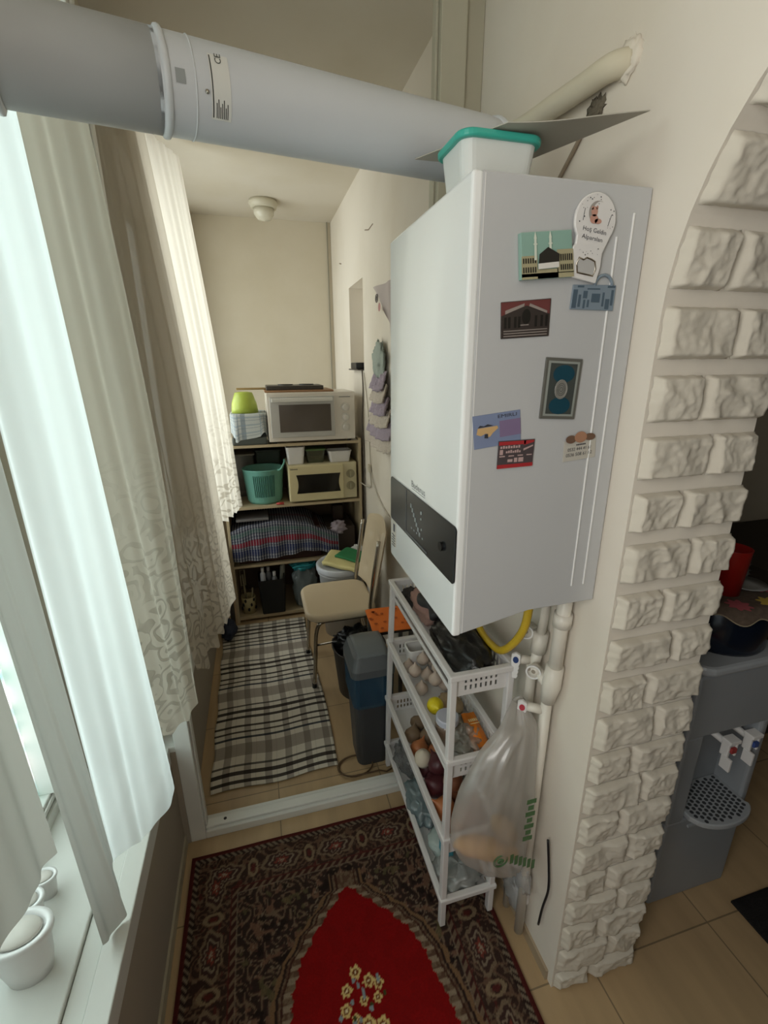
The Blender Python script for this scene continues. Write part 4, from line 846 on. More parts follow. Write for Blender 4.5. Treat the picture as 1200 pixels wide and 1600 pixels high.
b = MB(); b.blob((.535,1.06,.668), (.05,.07,.036), .5, 3.5, 12, nu=40, nv=26); tag(b.build('plastic_sachet', mat_film('sachet_film', '#c8c2b6', .55), smooth=True), 'crumpled clear sachet between the jar and the orange packet', 'packet')
b = MB(); b.blob((.555,1.21,.655), (.045,.05,.024), .3, 2.5, 15); tag(b.build('biscuit_packet', mat('beige_wrap', '#a8906f', .5), smooth=True), 'beige wrapped packet behind the jar, before the garlic', 'packet')
# third tier: onions
random.seed(21)
onions = [(.49,1.40,.365,.036,'b'),(.54,1.37,.37,.034,'b'),(.49,1.32,.372,.038,'o'),(.545,1.29,.368,.036,'o'),(.487,1.24,.37,.040,'p'),(.55,1.21,.372,.042,'p'),(.49,1.155,.378,.045,'p'),(.555,1.12,.370,.043,'r'),(.487,1.065,.372,.040,'o'),(.54,1.03,.372,.042,'r'),(.585,1.06,.375,.036,'r'),(.51,1.18,.435,.040,'p'),(.53,1.10,.44,.036,'r'),(.575,1.00,.365,.034,'r'),(.50,1.0,.362,.033,'o'),(.53,1.46,.362,.033,'b')]
om = {'b': mat('onion_dull', '#7b6650', .5, var=.2), 'o': mat('onion_orange', '#a9683f', .35, var=.2), 'p': mat('onion_purple', '#4a2328', .35, var=.2), 'r': mat('onion_red', '#7b4a32', .4, var=.2)}
on = {'b': 'dull brown', 'o': 'orange brown', 'p': 'dark purple', 'r': 'reddish brown'}
seen = {}
for x, y, z, r, k in onions:
    b = MB(); b.lathe([(0,-r*.85),(r*.3,-r*.82),(r*.8,-r*.5),(r,0),(r*.85,r*.45),(r*.4,r*.8),(r*.14,r*1.05),(r*.06,r*1.35),(0,r*1.4)], (0,0,0), 20)
    Q = Matrix.Rotation(random.uniform(-.9,.9), 3, 'X') @ Matrix.Rotation(random.uniform(-.9,.9), 3, 'Y'); b2 = MB(); b2.add([Q @ Vector(v)+Vector((x, y, z)) for v in b.v], b.f)
    seen.setdefault(k, []).append((y, b2.build('onion', om[k], smooth=True), z))
for k, L_ in seen.items():
    L_.sort(key=lambda q: q[0]); words = ['nearest', 'second nearest', 'third nearest', 'fourth nearest', 'farthest'] 
    for i, (y, o, z) in enumerate(L_):
        wd = 'farthest' if i == len(L_)-1 else words[i]
        tag(o, '%s onion, %s of that colour, in the third rack tier' % (on[k], wd), 'onion', 'onions in the third rack tier')
b = MB(); b.lathe([(0,-.03),(.02,-.028),(.03,-.01),(.03,.01),(.018,.026),(0,.034)], (.468,1.225,.43), 16); tag(b.build('onion', mat('onion_white', '#c6bba8', .5), smooth=True), 'pale whitish onion on top of the third rack tier pile', 'onion', 'onions in the third rack tier')
# bottom tier: bags and blue packs
b = MB(); b.blob((.53,1.48,.17), (.075,.11,.07), .4, 3, 31, nu=44, nv=28); tag(b.build('plastic_bag', mat_film('grey_bag_film', '#97999a', .5), smooth=True), 'empty crumpled clear bag at the far end of the bottom rack tier', 'plastic bag')
b = MB(); b.blob((.50,1.28,.155), (.06,.10,.055), .4, 3, 32, nu=44, nv=28); tag(b.build('plastic_bag', mat_film('bluish_bag_film', '#9db0b4', .7), smooth=True), 'bluish crumpled plastic bag in the middle of the bottom rack tier', 'plastic bag')
b = MB(); b.blob((.53,1.03,.125), (.075,.07,.03), .35, 3, 33, nu=44, nv=28); tag(b.build('plastic_bag', mat_film('white_bag_film', '#c9cbc8', .8), smooth=True), 'white crumpled plastic bag at the near end of the bottom rack tier', 'plastic bag')
b = MB(); b.blob((.507,1.13,.135), (.045,.05,.03), .2, 2.5, 37); tag(b.build('tissue_pack', mat('tissue_wrap', '#a8b5b0', .4), smooth=True), 'pale greyish pack between blue block and bluish bag on the bottom tier', 'packet')
b = MB(); b.box((.487,1.055,.15), (.525,1.10,.205)); tag(b.build('sponge_pack', mat('turquoise_wrap', '#3f8fa3', .4), bevel=.004), 'turquoise packet on the bottom rack tier right behind the near post', 'packet')

# ------------------------------------------------------------------ checkered mat, threshold items
def matrun():
    plaid = mat_plaid('checkered_weave', '#c9c1b2', [
        (0, 6.0, .50, .84, '#675d55', .6), (0, 12, .1, .16, '#857b70', .3),
        (1, 3.4, .43, .62, '#675b52', .62), (1, 3.4, .05, .095, '#2a2320', .93), (1, 3.4, .16, .215, '#2a2320', .93), (1, 3.4, .28, .31, '#33302e', .85), (1, 3.4, .70, .735, '#242a33', .92), (1, 3.4, .80, .83, '#2a2320', .9), (1, 3.4, .90, .935, '#2a2320', .92)])
    b = MB()
    def fn(u, v):
        y = 1.675+v*1.37; x0 = -.335-.018*v-.004*math.sin(v*30); x1 = .222+.01*math.sin(v*6)-.012*v
        x = x0+(x1-x0)*u; return Vector((x, y+.03*math.sin(u*2+1)*(v-.5)*.4+.008*math.sin(u*9)*(1-v), .006+.003*noise.noise(Vector((x*8, y*8, 0)))+.002))
    b.grid(fn, 60, 140)
    o = b.build('floor_mat', plaid, smooth=True, solid=.004, uv=True); tag(o, 'black, grey and white checkered woven runner on the inner room floor', 'mat')
matrun()
t = thing('power_cable', 'brown cable coiled in loops on the floor beside the bin', 'cable', (.29,1.66,.004))
b = MB(); P = [(.30+.075*math.cos(a)*(1+.06*a/6), 1.652+.058*math.sin(a), .006+.0005*a) for a in [.3+i*2*PI/28 for i in range(48)]]+[(.40,1.60,.006),(.43,1.585,.006),(.47,1.60,.006),(.50,1.62,.006)]
b.tube(P, .0035, 8); b.build('cord', mat('brown_cord', '#5a4630', .5), t, smooth=True)

# ------------------------------------------------------------------ swing bin
t = thing('trash_bin', 'dark grey bin with swing lid and blue liner beside the white rack', 'bin', (.385,1.74,0))
def bin_():
    cx, cy = .388, 1.735
    def loft(mb, secs, r=.035, cap=True):
        rings = [[(x, y, z) for x, y in rrect(w_, d_, r, 5, cx, cy+dy)] for z, w_, d_, dy in secs]; n = len(rings[0]); vs = [p for R_ in rings for p in R_]
        fs = [(i*n+k, i*n+(k+1) % n, (i+1)*n+(k+1) % n, (i+1)*n+k) for i in range(len(rings)-1) for k in range(n)]
        if cap: fs += [tuple(range(n))[::-1], tuple((len(rings)-1)*n+k for k in range(n))]
        mb.add(vs, fs)
    b = MB(); loft(b, [(0,.145,.17,0),(.30,.168,.20,0),(.50,.182,.22,0)]); b.build('bin_body', mat('bin_grey', '#3c3d3f', .45), t)
    b = MB(); loft(b, [(.33,.176,.208,0),(.35,.186,.218,0),(.50,.192,.23,0)], cap=False); b.build('liner_bag', mat_film('blue_liner', '#2c4e66', .85, transl=.2), t)
    b = MB(); loft(b, [(.495,.196,.234,0),(.53,.196,.234,0),(.575,.16,.20,.012),(.585,.12,.17,.014)], r=.03); b.build('bin_lid', mat('bin_lid_grey', '#575b5e', .4), t, bevel=.004)
    b = MB(); b.grid(lambda u, v: Vector((cx-.068+.136*u, cy-.083+.165*v, .592+.016*math.sin(PI*v)+.004*math.sin(PI*u)-.02*(1-v)**3)), 10, 14); b.build('swing_flap', mat('flap_grey', '#6c7174', .35), t, smooth=True, solid=.006)
bin_()
# dark laundry tub with black bag, stool box with orange cloth
t = thing('storage_tub', 'dark round tub holding a black bag under the chair', 'tub', (.44,2.2,0))
b = MB(); b.lathe([(.0,0),(.12,0),(.145,.28),(.152,.285),(.148,.292),(.138,.28),(.112,.012),(0,.012)], (.44,2.2,0), 32, sx=1.0, sy=1.1); b.build('tub_body', mat('tub_dark', '#3f3b38', .5), t, smooth=True)
b = MB(); b.blob((.44,2.25,.26), (.12,.11,.085), .35, 3, 41, nu=44, nv=28); tag(b.build('trash_bag', mat('black_bag', '#161617', .35, bump=.5, bscale=30), smooth=True), 'crumpled black bag stuffed in the dark tub under the chair', 'bag')
b = MB(); b.blob((.45,2.13,.262), (.10,.07,.045), .25, 2.5, 42); tag(b.build('grey_cloth', mat('grey_fabric', '#5d5a5a', .8, bump=.3), smooth=True), 'grey folded cloth on the near side of the dark tub', 'cloth')
t = thing('side_stool', 'dark stool hidden under the orange cloth beside the wall', 'stool', (.555,2.0,0))
b = MB(); b.box((.46,1.885,.52), (.66,2.09,.545)); b.build('stool_top', mat('dark_wood', '#35302b', .5), t, bevel=.004)
for x in (.475,.645):
    for y in (1.9,2.075): b = MB(); b.box((x-.009,y-.009,0), (x+.009,y+.009,.52)); b.build('leg', mat('grey_leg', '#5d5a55', .4), t)
b = MB(); b.grid(lambda u, v: Vector((.447+.215*u+.01*v, 1.868+.23*v-.01*u, .551+.004*noise.noise(Vector((u*3,v*3,2)))-.02*max(0,.06-u)*5)), 30, 30, 0)
oc = b.build('orange_cloth', mat('orange_felt', '#d9702a', .85), smooth=True, solid=.002); tag(oc, 'orange patterned cloth spread over the stool by the wall', 'cloth')
b = MB(); random.seed(5)
for k in range(22):
    x = .46+random.random()*.19; y = 1.885+random.random()*.2; b.add([(x+.011*math.cos(a)*random.uniform(.6,1), y+.008*math.sin(a), .5568) for a in [2*PI*i/8 for i in range(8)]], [tuple(range(8))])
b.build('cloth_motif', mat('rust_motif', '#a8501c', .85), oc)

# ------------------------------------------------------------------ chair
t = thing('dining_chair', 'beige vinyl dining chair with chrome legs standing by the right wall', 'chair', (.38,2.42,0))
def chair():
    vin = mat('beige_vinyl', '#c9b89c', .42, var=.04)
    b = MB(); P = rrect(.40, .42, .09, 8, .36, 2.42); b.prism(P, (0,0,.435), (1,0,0), (0,1,0), (0,0,.045)); b.build('seat', vin, t, bevel=.02, seg=4)
    b = MB(); b.prism(rrect(.36,.38,.07,6,.37,2.42), (0,0,.425), (1,0,0), (0,1,0), (0,0,.012)); b.build('seat_frame', mat('dark_board', '#4d4438', .6), t)
    b = MB()
    def bk(u, v):
        y = 2.235+.37*u; z = .50+.43*v; x = .535+.075*v+.03*math.sin(PI*u)
        e = min(u, 1-u, v, 1-v)
        zz = z+(.035*math.sin(PI*u)-.02)*v
        return Vector((x, y, zz))
    tuft = [(.3,.25),(.7,.25),(.5,.5),(.3,.75),(.7,.75)]
    def front(u, v):
        p = bk(u, v); e = min(1, min(u, 1-u, v, 1-v)/.09); th = .022*math.sqrt(max(0, 1-(1-e)**2)); 
        for a, c in tuft: th -= .012*math.exp(-((u-a)**2+(v-c)**2)/.005)
        return p+Vector((-th, 0, 0))
    def back(u, v):
        p = bk(u, v); e = min(1, min(u, 1-u, v, 1-v)/.09); return p+Vector((.012*math.sqrt(max(0, 1-(1-e)**2)), 0, 0))
    b.grid(front, 26, 30); b.grid(back, 26, 30); b.build('backrest', vin, t, smooth=True, weld=True)
    for y in (2.235, 2.625):
        b = MB(); b.tube(spline([(.570,y,.868),(.545,y,.70),(.522,y,.54),(.516,y,.44),(.535,y,.3),(.58,y,.012)], 6), .011, 14); b.build('leg', chrome, t, smooth=True)
    for y in (2.25, 2.59):
        b = MB(); b.tube(spline([(.40,y,.43),(.26,y,.425),(.215,y,.37),(.20,y,.2),(.185,y,.012)], 6), .011, 14); b.build('leg', chrome, t, smooth=True)
    for (x, y) in ((.58,2.215),(.58,2.625),(.185,2.25),(.185,2.59)):
        b = MB(); b.cyl((x,y,.0),(x,y,.03),.0135); b.build('foot_cap', black, t)
    b = MB(); b.tube([(.545,2.215,.32),(.545,2.625,.32)], .006, 8); b.tube([(.54,2.215,.32),(.205,2.25,.28)], .006, 8); b.tube([(.54,2.625,.32),(.205,2.59,.28)], .006, 8); b.build('stretcher', chrome, t, smooth=True)
chair()
# bucket with lid and folded cloths
t = thing('plastic_bucket', 'white plastic bucket with round lid standing behind the chair', 'bucket', (.44,2.86,0))
b = MB(); b.lathe([(.0,0),(.12,0),(.145,.44),(.155,.45),(.155,.47),(.14,.472),(0,.472)], (.455,2.83,0), 36); b.build('bucket_body', mat('bucket_grey', '#b4b6b8', .4), t, smooth=True)
b = MB(); b.lathe([(.16,.468),(.163,.475),(.163,.505),(.155,.512),(.14,.50),(.0,.505)], (.455,2.83,0), 36); b.build('lid', mat('lid_bluish_white', '#c2c6cd', .35), t, smooth=True)
def cloth_pile(name, P, z, lab, m, th, amp=.006, seed=1):
    A, B_, C_, D_ = [Vector((p[0], p[1], z)) for p in P]; b = MB()
    b.grid(lambda u, v: A.lerp(B_, u).lerp(D_.lerp(C_, u), v)+Vector((0,0,amp*noise.noise(Vector((u*3+seed, v*3, seed)))-.02*max(0,(abs(u-.5)-.42))*4)), 20, 20)
    return tag(b.build(name, m, smooth=True, solid=th, bevel=0), lab, 'cloth')
cloth_pile('folded_cloth', [(.33,2.80),(.52,2.62),(.66,2.80),(.42,3.0)], .53, 'pale yellow folded cloth on the bucket lid, under the green one', mat('yellow_cloth', '#cfc48a', .85, bump=.3), .026, seed=3)
cloth_pile('folded_cloth', [(.42,2.84),(.54,2.69),(.65,2.80),(.52,2.96)], .556, 'green folded cloth lying on top of the pale yellow one', mat('green_cloth', '#2f7a4a', .85, bump=.3), .014, amp=.003, seed=5)
b = MB(); b.blob((.60,2.95,.535), (.05,.06,.03), .3, 3, 44); tag(b.build('white_cloth', mat('white_rag', '#c5c5c2', .8), smooth=True), 'crumpled white rag behind the green cloth on the bucket', 'cloth')

# ------------------------------------------------------------------ shelf unit
SX0, SX1, SY0, SY1 = -.262, .672, 3.10, 3.55
wood = mat('pale_laminate', '#b3a283', .45, var=.06, vscale=4)
t = thing('shelf_unit', 'pale laminate shelf unit at the end of the inner room', 'shelf unit', (.2,3.3,0))
for x in (SX0, SX1-.018): b = MB(); b.box((x, SY0, 0), (x+.018, SY1, 1.292)); b.build('side_board', wood, t, bevel=.001)
for z in (.045, .44, .862, 1.278): b = MB(); b.box((SX0+.018, SY0, z-.018 if z > .1 else .02), (SX1-.018, SY1, z)); b.build('shelf_board', wood, t, bevel=.001)
b = MB(); b.box((SX0, SY1-.004, .0), (SX1, SY1, 1.278)); b.build('back_board', mat('brown_backing', '#5a4a3c', .7), t)
# top: oven with board and hob
Z1 = 1.2785
t = thing('toaster_oven', 'white toaster oven with three knobs on top of the shelf unit', 'oven', (.35,3.3,Z1))
OX0, OX1, OY0 = .062, .636, 3.09
b = MB(); b.box((OX0, OY0+.015, Z1+.012), (OX1, 3.45, Z1+.325)); b.build('housing', mat('oven_white', '#ddd6cb', .35), t, bevel=.006)
for x in (OX0+.04, OX1-.04):
    for y in (3.13, 3.42): b = MB(); b.cyl((x,y,Z1),(x,y,Z1+.014),.012); b.build('foot', black, t)
b = MB(); b.box((OX0+.02, OY0, Z1+.04), (OX1-.14, OY0+.02, Z1+.30)); dr = b.build('door', mat('oven_door_frame', '#b9b7b2', .3), t, bevel=.003)
b = MB(); b.box((OX0+.075, OY0-.002, Z1+.075), (OX1-.165, OY0+.002, Z1+.25)); b.build('door_glass', mat('oven_glass', '#5a524b', .12), dr)
b = MB(); b.box((OX0+.03, OY0-.02, Z1+.268), (OX1-.15, OY0, Z1+.292)); b.build('door_handle', mat('handle_white', '#d5d3cc', .3), dr, bevel=.005)
for k in range(3):
    b = MB(); z = Z1+.225-.065*k; b.cyl((OX1-.065, OY0+.015, z), (OX1-.065, OY0+.008, z), .030, n=28); b.cyl((OX1-.065, OY0+.008, z), (OX1-.065, OY0-.012, z), .020, .017, n=24); b.build('knob', mat('knob_white', '#d6d1c8', .3), t, bevel=.001)
b = MB(); b.box((OX1-.105, OY0+.012, Z1+.29), (OX1-.03, OY0+.016, Z1+.293)); b.build('oven_print', ink, t)
b = MB(); b.box((OX0-.005, 3.12, Z1+.326), (.50, 3.44, Z1+.338)); tag(b.build('chopping_board', mat('board_brown', '#9a7556', .5, var=.1), bevel=.002), 'brown wooden board lying flat on the toaster oven', 'board')
t = thing('electric_hob', 'flat black two-ring hob resting on the wooden board', 'hob', (.25,3.3,Z1+.339))
b = MB(); b.box((.07,3.16,Z1+.339), (.44,3.40,Z1+.365)); b.build('hob_body', mat('hob_dark', '#3f3a34', .4), t, bevel=.004)
for x in (.20,.34): b = MB(); b.lathe([(.05,0),(.05,.006),(.0,.008)], (x,3.28,Z1+.365), 24); b.build('ring', black, t)
b = MB(); b.box((-.12,3.26,Z1+.339), (.068,3.30,Z1+.352)); tag(b.build('wooden_rolling_stick', mat('stick_wood', '#9d8257', .5), bevel=.004), 'thin wooden stick projecting left from beside the hob', 'stick')
# cloth covered basket with lime bowl
b = MB(); b.box((-.17,3.10,Z1), (.05,3.36,Z1+.05)); tag(b.build('storage_box', mat('dark_tray', '#4a4d47', .5), bevel=.01), 'dark tray under the blue checked cloth on the top shelf', 'tray')
plaid2 = mat_plaid('light_blue_check', '#b9bcb8', [(0, 16, .1, .4, '#7d8d98', .6), (0, 16, .6, .7, '#63727e', .6), (1, 5, .1, .3, '#8494a0', .55), (1, 5, .55, .62, '#63727e', .55)])
b = MB()
def tc_(u, v):
    a = u*2*PI; q = rrect(.23, .27, .05, 8, -.055, 3.23); n_ = len(q); k = u*n_; i = int(k) % n_; f = k-int(k); p = Vector((*q[i], 0)).lerp(Vector((*q[(i+1) % n_], 0)), f)
    if v < .35: c = Vector((-.055,3.23,0)); p = c.lerp(p, v/.35); z = Z1+.20
    else: z = Z1+.20-(v-.35)/.65*(.15+.03*math.sin(u*21)); p = Vector((-.055,3.23,0)).lerp(p, 1+.04*math.sin(u*40)*(v-.35))
    return Vector((p.x, p.y, z))
b.grid(tc_, 90, 24); tag(b.build('tea_towel', plaid2, smooth=True, uv=True), 'pale blue checked tea towel draped over a tray on the top shelf', 'towel')
b = MB(); b.lathe([(.0,.13),(.03,.13),(.055,.125),(.078,.06),(.085,.0),(.081,.0),(.074,.058),(.052,.12),(0,.124)], (-.075,3.2,Z1+.201), 32); tag(b.build('salad_bowl', mat('lime_plastic', '#a9b84c', .35), smooth=True), 'lime green bowl turned upside down on the blue checked towel', 'bowl')
# second shelf
Z2 = .862
t = thing('microwave_oven', 'cream yellow microwave oven on the second shelf', 'microwave', (.4,3.3,Z2))
MX0, MX1 = .168, .640
b = MB(); b.box((MX0, 3.115, Z2+.008), (MX1, 3.42, Z2+.265)); b.build('housing', mat('cream_enamel', '#cfc5a2', .4), t, bevel=.006)
b = MB(); b.box((MX0, 3.095, Z2+.012), (MX1-.095, 3.116, Z2+.262)); dr = b.build('door', mat('cream_door', '#d3c79e', .35), t, bevel=.008)
b = MB(); 
P = [(MX0+.050+.012*math.sin(PI*i/8), Z2+.07+.13*i/8) for i in range(9)]+[(MX1-.120-.012*math.sin(PI*i/8), Z2+.20-.13*i/8) for i in range(9)]
b.prism(P[::-1], (0,3.0945,0), (1,0,0), (0,0,1), (0,-.002,0)); b.build('door_window', mat('smoked_glass', '#1c1a17', .12), dr)
b = MB(); [b.box((MX0+.015+.007*k, 3.0942, Z2+.237), (MX0+.020+.007*k, 3.0952, Z2+.243)) for k in range(7)]; b.build('door_mark', ink, dr)
for z in (.185, .10):
    b = MB(); b.cyl((MX1-.045,3.115,Z2+z),(MX1-.045,3.108,Z2+z),.030, n=28); b.box((MX1-.05,3.09,Z2+z-.022), (MX1-.04,3.11,Z2+z+.022)); b.build('dial', mat('cream_dial', '#9d9578', .4), t, bevel=.001)
def tub(x0, x1, y0, y1, z, h, name, lab, m, lidm=None, grp=None):
    t = thing(name, lab, 'container', ((x0+x1)/2, (y0+y1)/2, z), grp)
    cx, cy = (x0+x1)/2, (y0+y1)/2; P0 = rrect((x1-x0)*.82, (y1-y0)*.82, .015, 4, cx, cy); P1 = rrect(x1-x0, y1-y0, .018, 4, cx, cy); n = len(P0); b = MB()
    b.add([(x, y, z) for x, y in P0]+[(x, y, z+h) for x, y in P1], [tuple(range(n))[::-1]]+([] if not lidm else [tuple(range(n, 2*n))])+[(i, (i+1) % n, n+(i+1) % n, n+i) for i in range(n)])
    b.tube([(x, y, z+h) for x, y in P1], .0035, 6, closed=True); b.build('tub_body', m, t)
    if lidm: b = MB(); b.prism(rrect(x1-x0+.012, y1-y0+.012, .02, 4, cx, cy), (0,0,z+h), (1,0,0), (0,1,0), (0,0,.012)); b.build('lid', lidm, t, bevel=.003)
    return t
G = 'tubs on top of the microwave'
tub(.165,.29,3.13,3.25, Z2+.266, .115, 'plastic_tub', 'tall white tub, left one on top of the microwave', white, None, G)
tub(.30,.43,3.15,3.28, Z2+.266, .085, 'plastic_tub', 'clear olive tub with green lid, middle one on the microwave', mat_film('clear_green', '#6d7558', .6), mat('dull_green_lid', '#4f6a3c', .4), G)
tub(.45,.61,3.13,3.25, Z2+.266, .075, 'plastic_tub', 'low white rectangular tub, right one on top of the microwave', white, None, G)
t = thing('laundry_basket', 'teal plastic handled basket with slotted side on the second shelf', 'basket', (.0,3.24,Z2))
b = MB(); cx, cy = .005, 3.235
prof = [(.0,.0),(.105,.0),(.118,.02),(.138,.235),(.142,.238),(.139,.242),(.132,.236),(.113,.024),(.1,.006),(0,.006)]
b.lathe(prof, (cx, cy, Z2), 44, sx=1, sy=.95); b.build('basket_body', mat('teal_plastic', '#6fa89a', .4), t, smooth=True)
b = MB()
for k in range(12):
    a = math.radians(-120+60*k/11*1.0)
    for j in range(1):
        r0, r1 = .1235, .1375; c_, s_ = math.cos(a), math.sin(a)*.95; b.tube([(cx+(r0+.0005)*c_, cy+(r0+.0005)*s_, Z2+.055), (cx+(r1+.0005)*c_, cy+(r1+.0005)*s_, Z2+.205)], .0022, 6)
b.build('slot_ribs', mat('teal_dark', '#2f6b5f', .5), t)
b = MB(); b.tube(spline([(.10,3.14,Z2+.235),(.12,3.10,Z2+.25),(.145,3.10,Z2+.29),(.15,3.16,Z2+.30)], 6), .006, 8); b.build('basket_handle', mat('teal_plastic', '#6fa89a'), t, smooth=True)
tub(-.22,-.05,3.38,3.50, Z2, .30, 'storage_container', 'stacked clear greyish box behind the teal basket, left one', mat_film('clear_grey', '#8c8a82', .55), mat('clear_lid', '#9b968a', .4), 'boxes behind the teal basket')
tub(-.04,.14,3.39,3.51, Z2, .32, 'storage_container', 'dark green tinted box behind the teal basket, right one', mat('dark_green_tint', '#3d473f', .3), mat('dark_lid', '#39433c', .4), 'boxes behind the teal basket')
b = MB(); b.tube([(.075,3.105,Z2+.009),(.125,3.102,Z2+.009)], [.007,.010], 10); tag(b.build('red_clip', mat('red_plastic', '#b03a35', .4), smooth=True), 'small red clip lying at the shelf edge in front of the teal basket', 'clip')
# third shelf: plaid cover over a box
Z3 = .44
b = MB(); b.box((-.21,3.13,Z3), (.37,3.46,Z3+.24)); tag(b.build('wooden_chest', mat('dark_red_wood', '#3a201a', .5), bevel=.01), 'dark reddish wooden chest under the plaid tablecloth', 'chest')
pl3 = mat_plaid('navy_red_plaid', '#8b8a90', [(0, 40, .0, .55, '#262b3d', .8), (1, 26, .0, .5, '#262b3d', .65), (1, 1, .56, .62, '#3f5f55', .6), (1, 1, .70, .78, '#761d2c', .9), (1, 1, .84, .93, '#262e50', .8), (0, 40, .78, 1.0, '#b9b9be', .45), (1, 1, .25, .30, '#5f2a38', .5)])
b = MB()
def pc(u, v):
    x = -.245+u*.735; y0 = 3.46-.33*min(1, v/.5)
    if v < .5: z = Z3+.262+.05*math.sin(PI*min(1, u*1.25))-.02*v; y = 3.46-.36*v/.5
    else: f = (v-.5)/.5; z = Z3+.255-f*(.185+.03*math.sin(u*3.2+1)) + .05*math.sin(PI*min(1, u*1.25))*(1-f); y = 3.10-.018*f+.008*math.sin(u*38+v*2)*f
    if u > .72: z -= (u-.72)*.35*(1-.3*v); x = x
    z += .012*noise.noise(Vector((u*7, v*5, 3)))
    return Vector((x, y, max(z, Z3+.012)))
b.grid(pc, 110, 50); tag(b.build('tablecloth', pl3, smooth=True, uv=True), 'navy, red and green plaid cloth covering the chest on the third shelf', 'tablecloth')
b = MB(); b.box((-.20,3.11,Z3+.318), (.015,3.30,Z3+.335)); tag(b.build('drawing_tablet', mat('grey_slab', '#6f6c6b', .4), bevel=.003), 'flat grey slab with pale edge lying on the plaid cloth', 'tray')
b = MB(); b.blob((.50,3.16,Z3+.20), (.06,.05,.05), .4, 3, 51); tag(b.build('crumpled_bag', mat('white_pinkish', '#9d9199', .6), smooth=True), 'crumpled whitish bag with red print right of the plaid cloth', 'bag')
b = MB(); b.box((.48,3.25,Z3+.22), (.56,3.32,Z3+.34)); tag(b.build('coffee_tin', mat('dark_brown_tin', '#2b1f1a', .3), bevel=.01), 'dark brown tin at the back right of the third shelf', 'tin')
b = MB(); b.box((.42,3.14,Z3), (.62,3.46,Z3+.21)); tag(b.build('cardboard_box', mat('dark_card', '#3b3029', .8), bevel=.005), 'dark cardboard box at the right end of the third shelf', 'box')
# bottom shelf
Z4 = .046
t = thing('storage_bin', 'square black bin full of bottles on the bottom shelf', 'bin', (-.0,3.2,Z4))
b = MB(); x0, x1, y0, y1 = -.095, .09, 3.08, 3.26; P0 = rrect(.16,.15,.012,3,-.002,3.17); P1 = rrect(.19,.18,.014,3,-.002,3.17); n = len(P0)
b.add([(x, y, Z4) for x, y in P0]+[(x, y, Z4+.27) for x, y in P1]+[(-.002+(x+.002)*.92, 3.17+(y-3.17)*.92, Z4+.27) for x, y in P1]+[(-.002+(x+.002)*.92, 3.17+(y-3.17)*.92, Z4+.1) for x, y in P0],
  [tuple(range(n))[::-1]]+[(j*n+i, j*n+(i+1) % n, (j+1)*n+(i+1) % n, (j+1)*n+i) for j in range(3) for i in range(n)]+[tuple(range(3*n, 4*n))]); b.build('bin_body', mat('black_bin', '#101112', .4), t)
for k, (x, y, h, c, lab) in enumerate(((-.06,3.14,.34,'#b9bbc0','white-capped bottle, leftmost in the black bin'),(-.02,3.19,.32,'#8d9096','grey bottle, second in the black bin'),(.02,3.14,.30,'#77797c','short grey bottle, third in the black bin'),(.06,3.2,.36,'#9a9d92','tall pale bottle leaning right in the black bin'))):
    t2 = thing('spray_bottle', lab, 'bottle', (x, y, Z4+.1), 'bottles in the black bin'); dx = .03 if k == 3 else 0
    b = MB(); b.tube([(x,y,Z4+.101),(x+dx*.5,y,Z4+.22),(x+dx*.8,y,Z4+h-.04),(x+dx,y,Z4+h-.02)], [.02,.02,.018,.009], 14); b.build('bottle_body', mat('bottle_%d' % k, c, .35), t2, smooth=True)
    b = MB(); b.cyl((x+dx,y,Z4+h-.02),(x+dx*1.1,y,Z4+h+.01),.011); b.build('bottle_cap', white, t2)
t = thing('utensil_holder', 'cream cut-out utensil holder with a dark handled tool, left on the bottom shelf', 'holder', (-.18,3.18,Z4))
b = MB(); b.lathe([(.0,0),(.045,0),(.052,.13),(.049,.13),(.042,.006),(0,.006)], (-.175,3.17,Z4), 24); b.build('holder_body', mat('cream_cup', '#a79a72', .5), t, smooth=True)
b = MB()
for a in range(7): 
    an = math.radians(-160+23*a); b.blob((-.175+.0485*math.cos(an), 3.17+.0485*math.sin(an), Z4+.04+.035*(a % 3)), (.009,.009,.014), .3, 3, a, nu=8, nv=6)
b.build('cut_outs', black, t)
b = MB(); b.tube([(-.19,3.17,Z4+.05),(-.20,3.17,Z4+.30)], .007, 8); b.tube([(-.215,3.16,Z4+.30),(-.215,3.16,Z4+.34),(-.185,3.16,Z4+.34),(-.185,3.16,Z4+.22),(-.215,3.16,Z4+.22),(-.215,3.16,Z4+.3)], .004, 8); b.tube([(-.15,3.16,Z4+.05),(-.14,3.15,Z4+.2)], .006, 8); b.build('whisk_handle', mat('tool_cream', '#8e8468', .5), t, smooth=True)
t = thing('shopping_bag', 'clear bag with turquoise top stuffed beside the black bin', 'bag', (.24,3.17,Z4))
b = MB(); b.blob((.235,3.16,Z4+.16), (.085,.06,.16), .25, 2.6, 61, nu=40, nv=30, sq=.7); b.build('bag_body', mat_film('bag_frost', '#9aa6a8', .75), t, smooth=True)
b = MB(); b.blob((.235,3.16,Z4+.325), (.085,.055,.035), .5, 3.5, 62, nu=40, nv=24); b.build('bag_top', mat('turquoise_film', '#2f8f97', .35), t, smooth=True)
# dark items left of the shelf
b = MB(); b.blob((-.315,2.93,.06), (.05,.09,.06), .3, 2.5, 71); tag(b.build('cloth_bag', mat('navy_cloth', '#2c3140', .8, bump=.4), smooth=True), 'navy cloth bundle on the floor left of the shelf unit', 'bag')
b = MB(); b.box((-.30,3.02,0), (-.275,3.10,.60)); tag(b.build('folded_board', mat('dark_edge', '#3a342c', .6), bevel=.002), 'dark narrow board standing against the left side of the shelf unit', 'board')

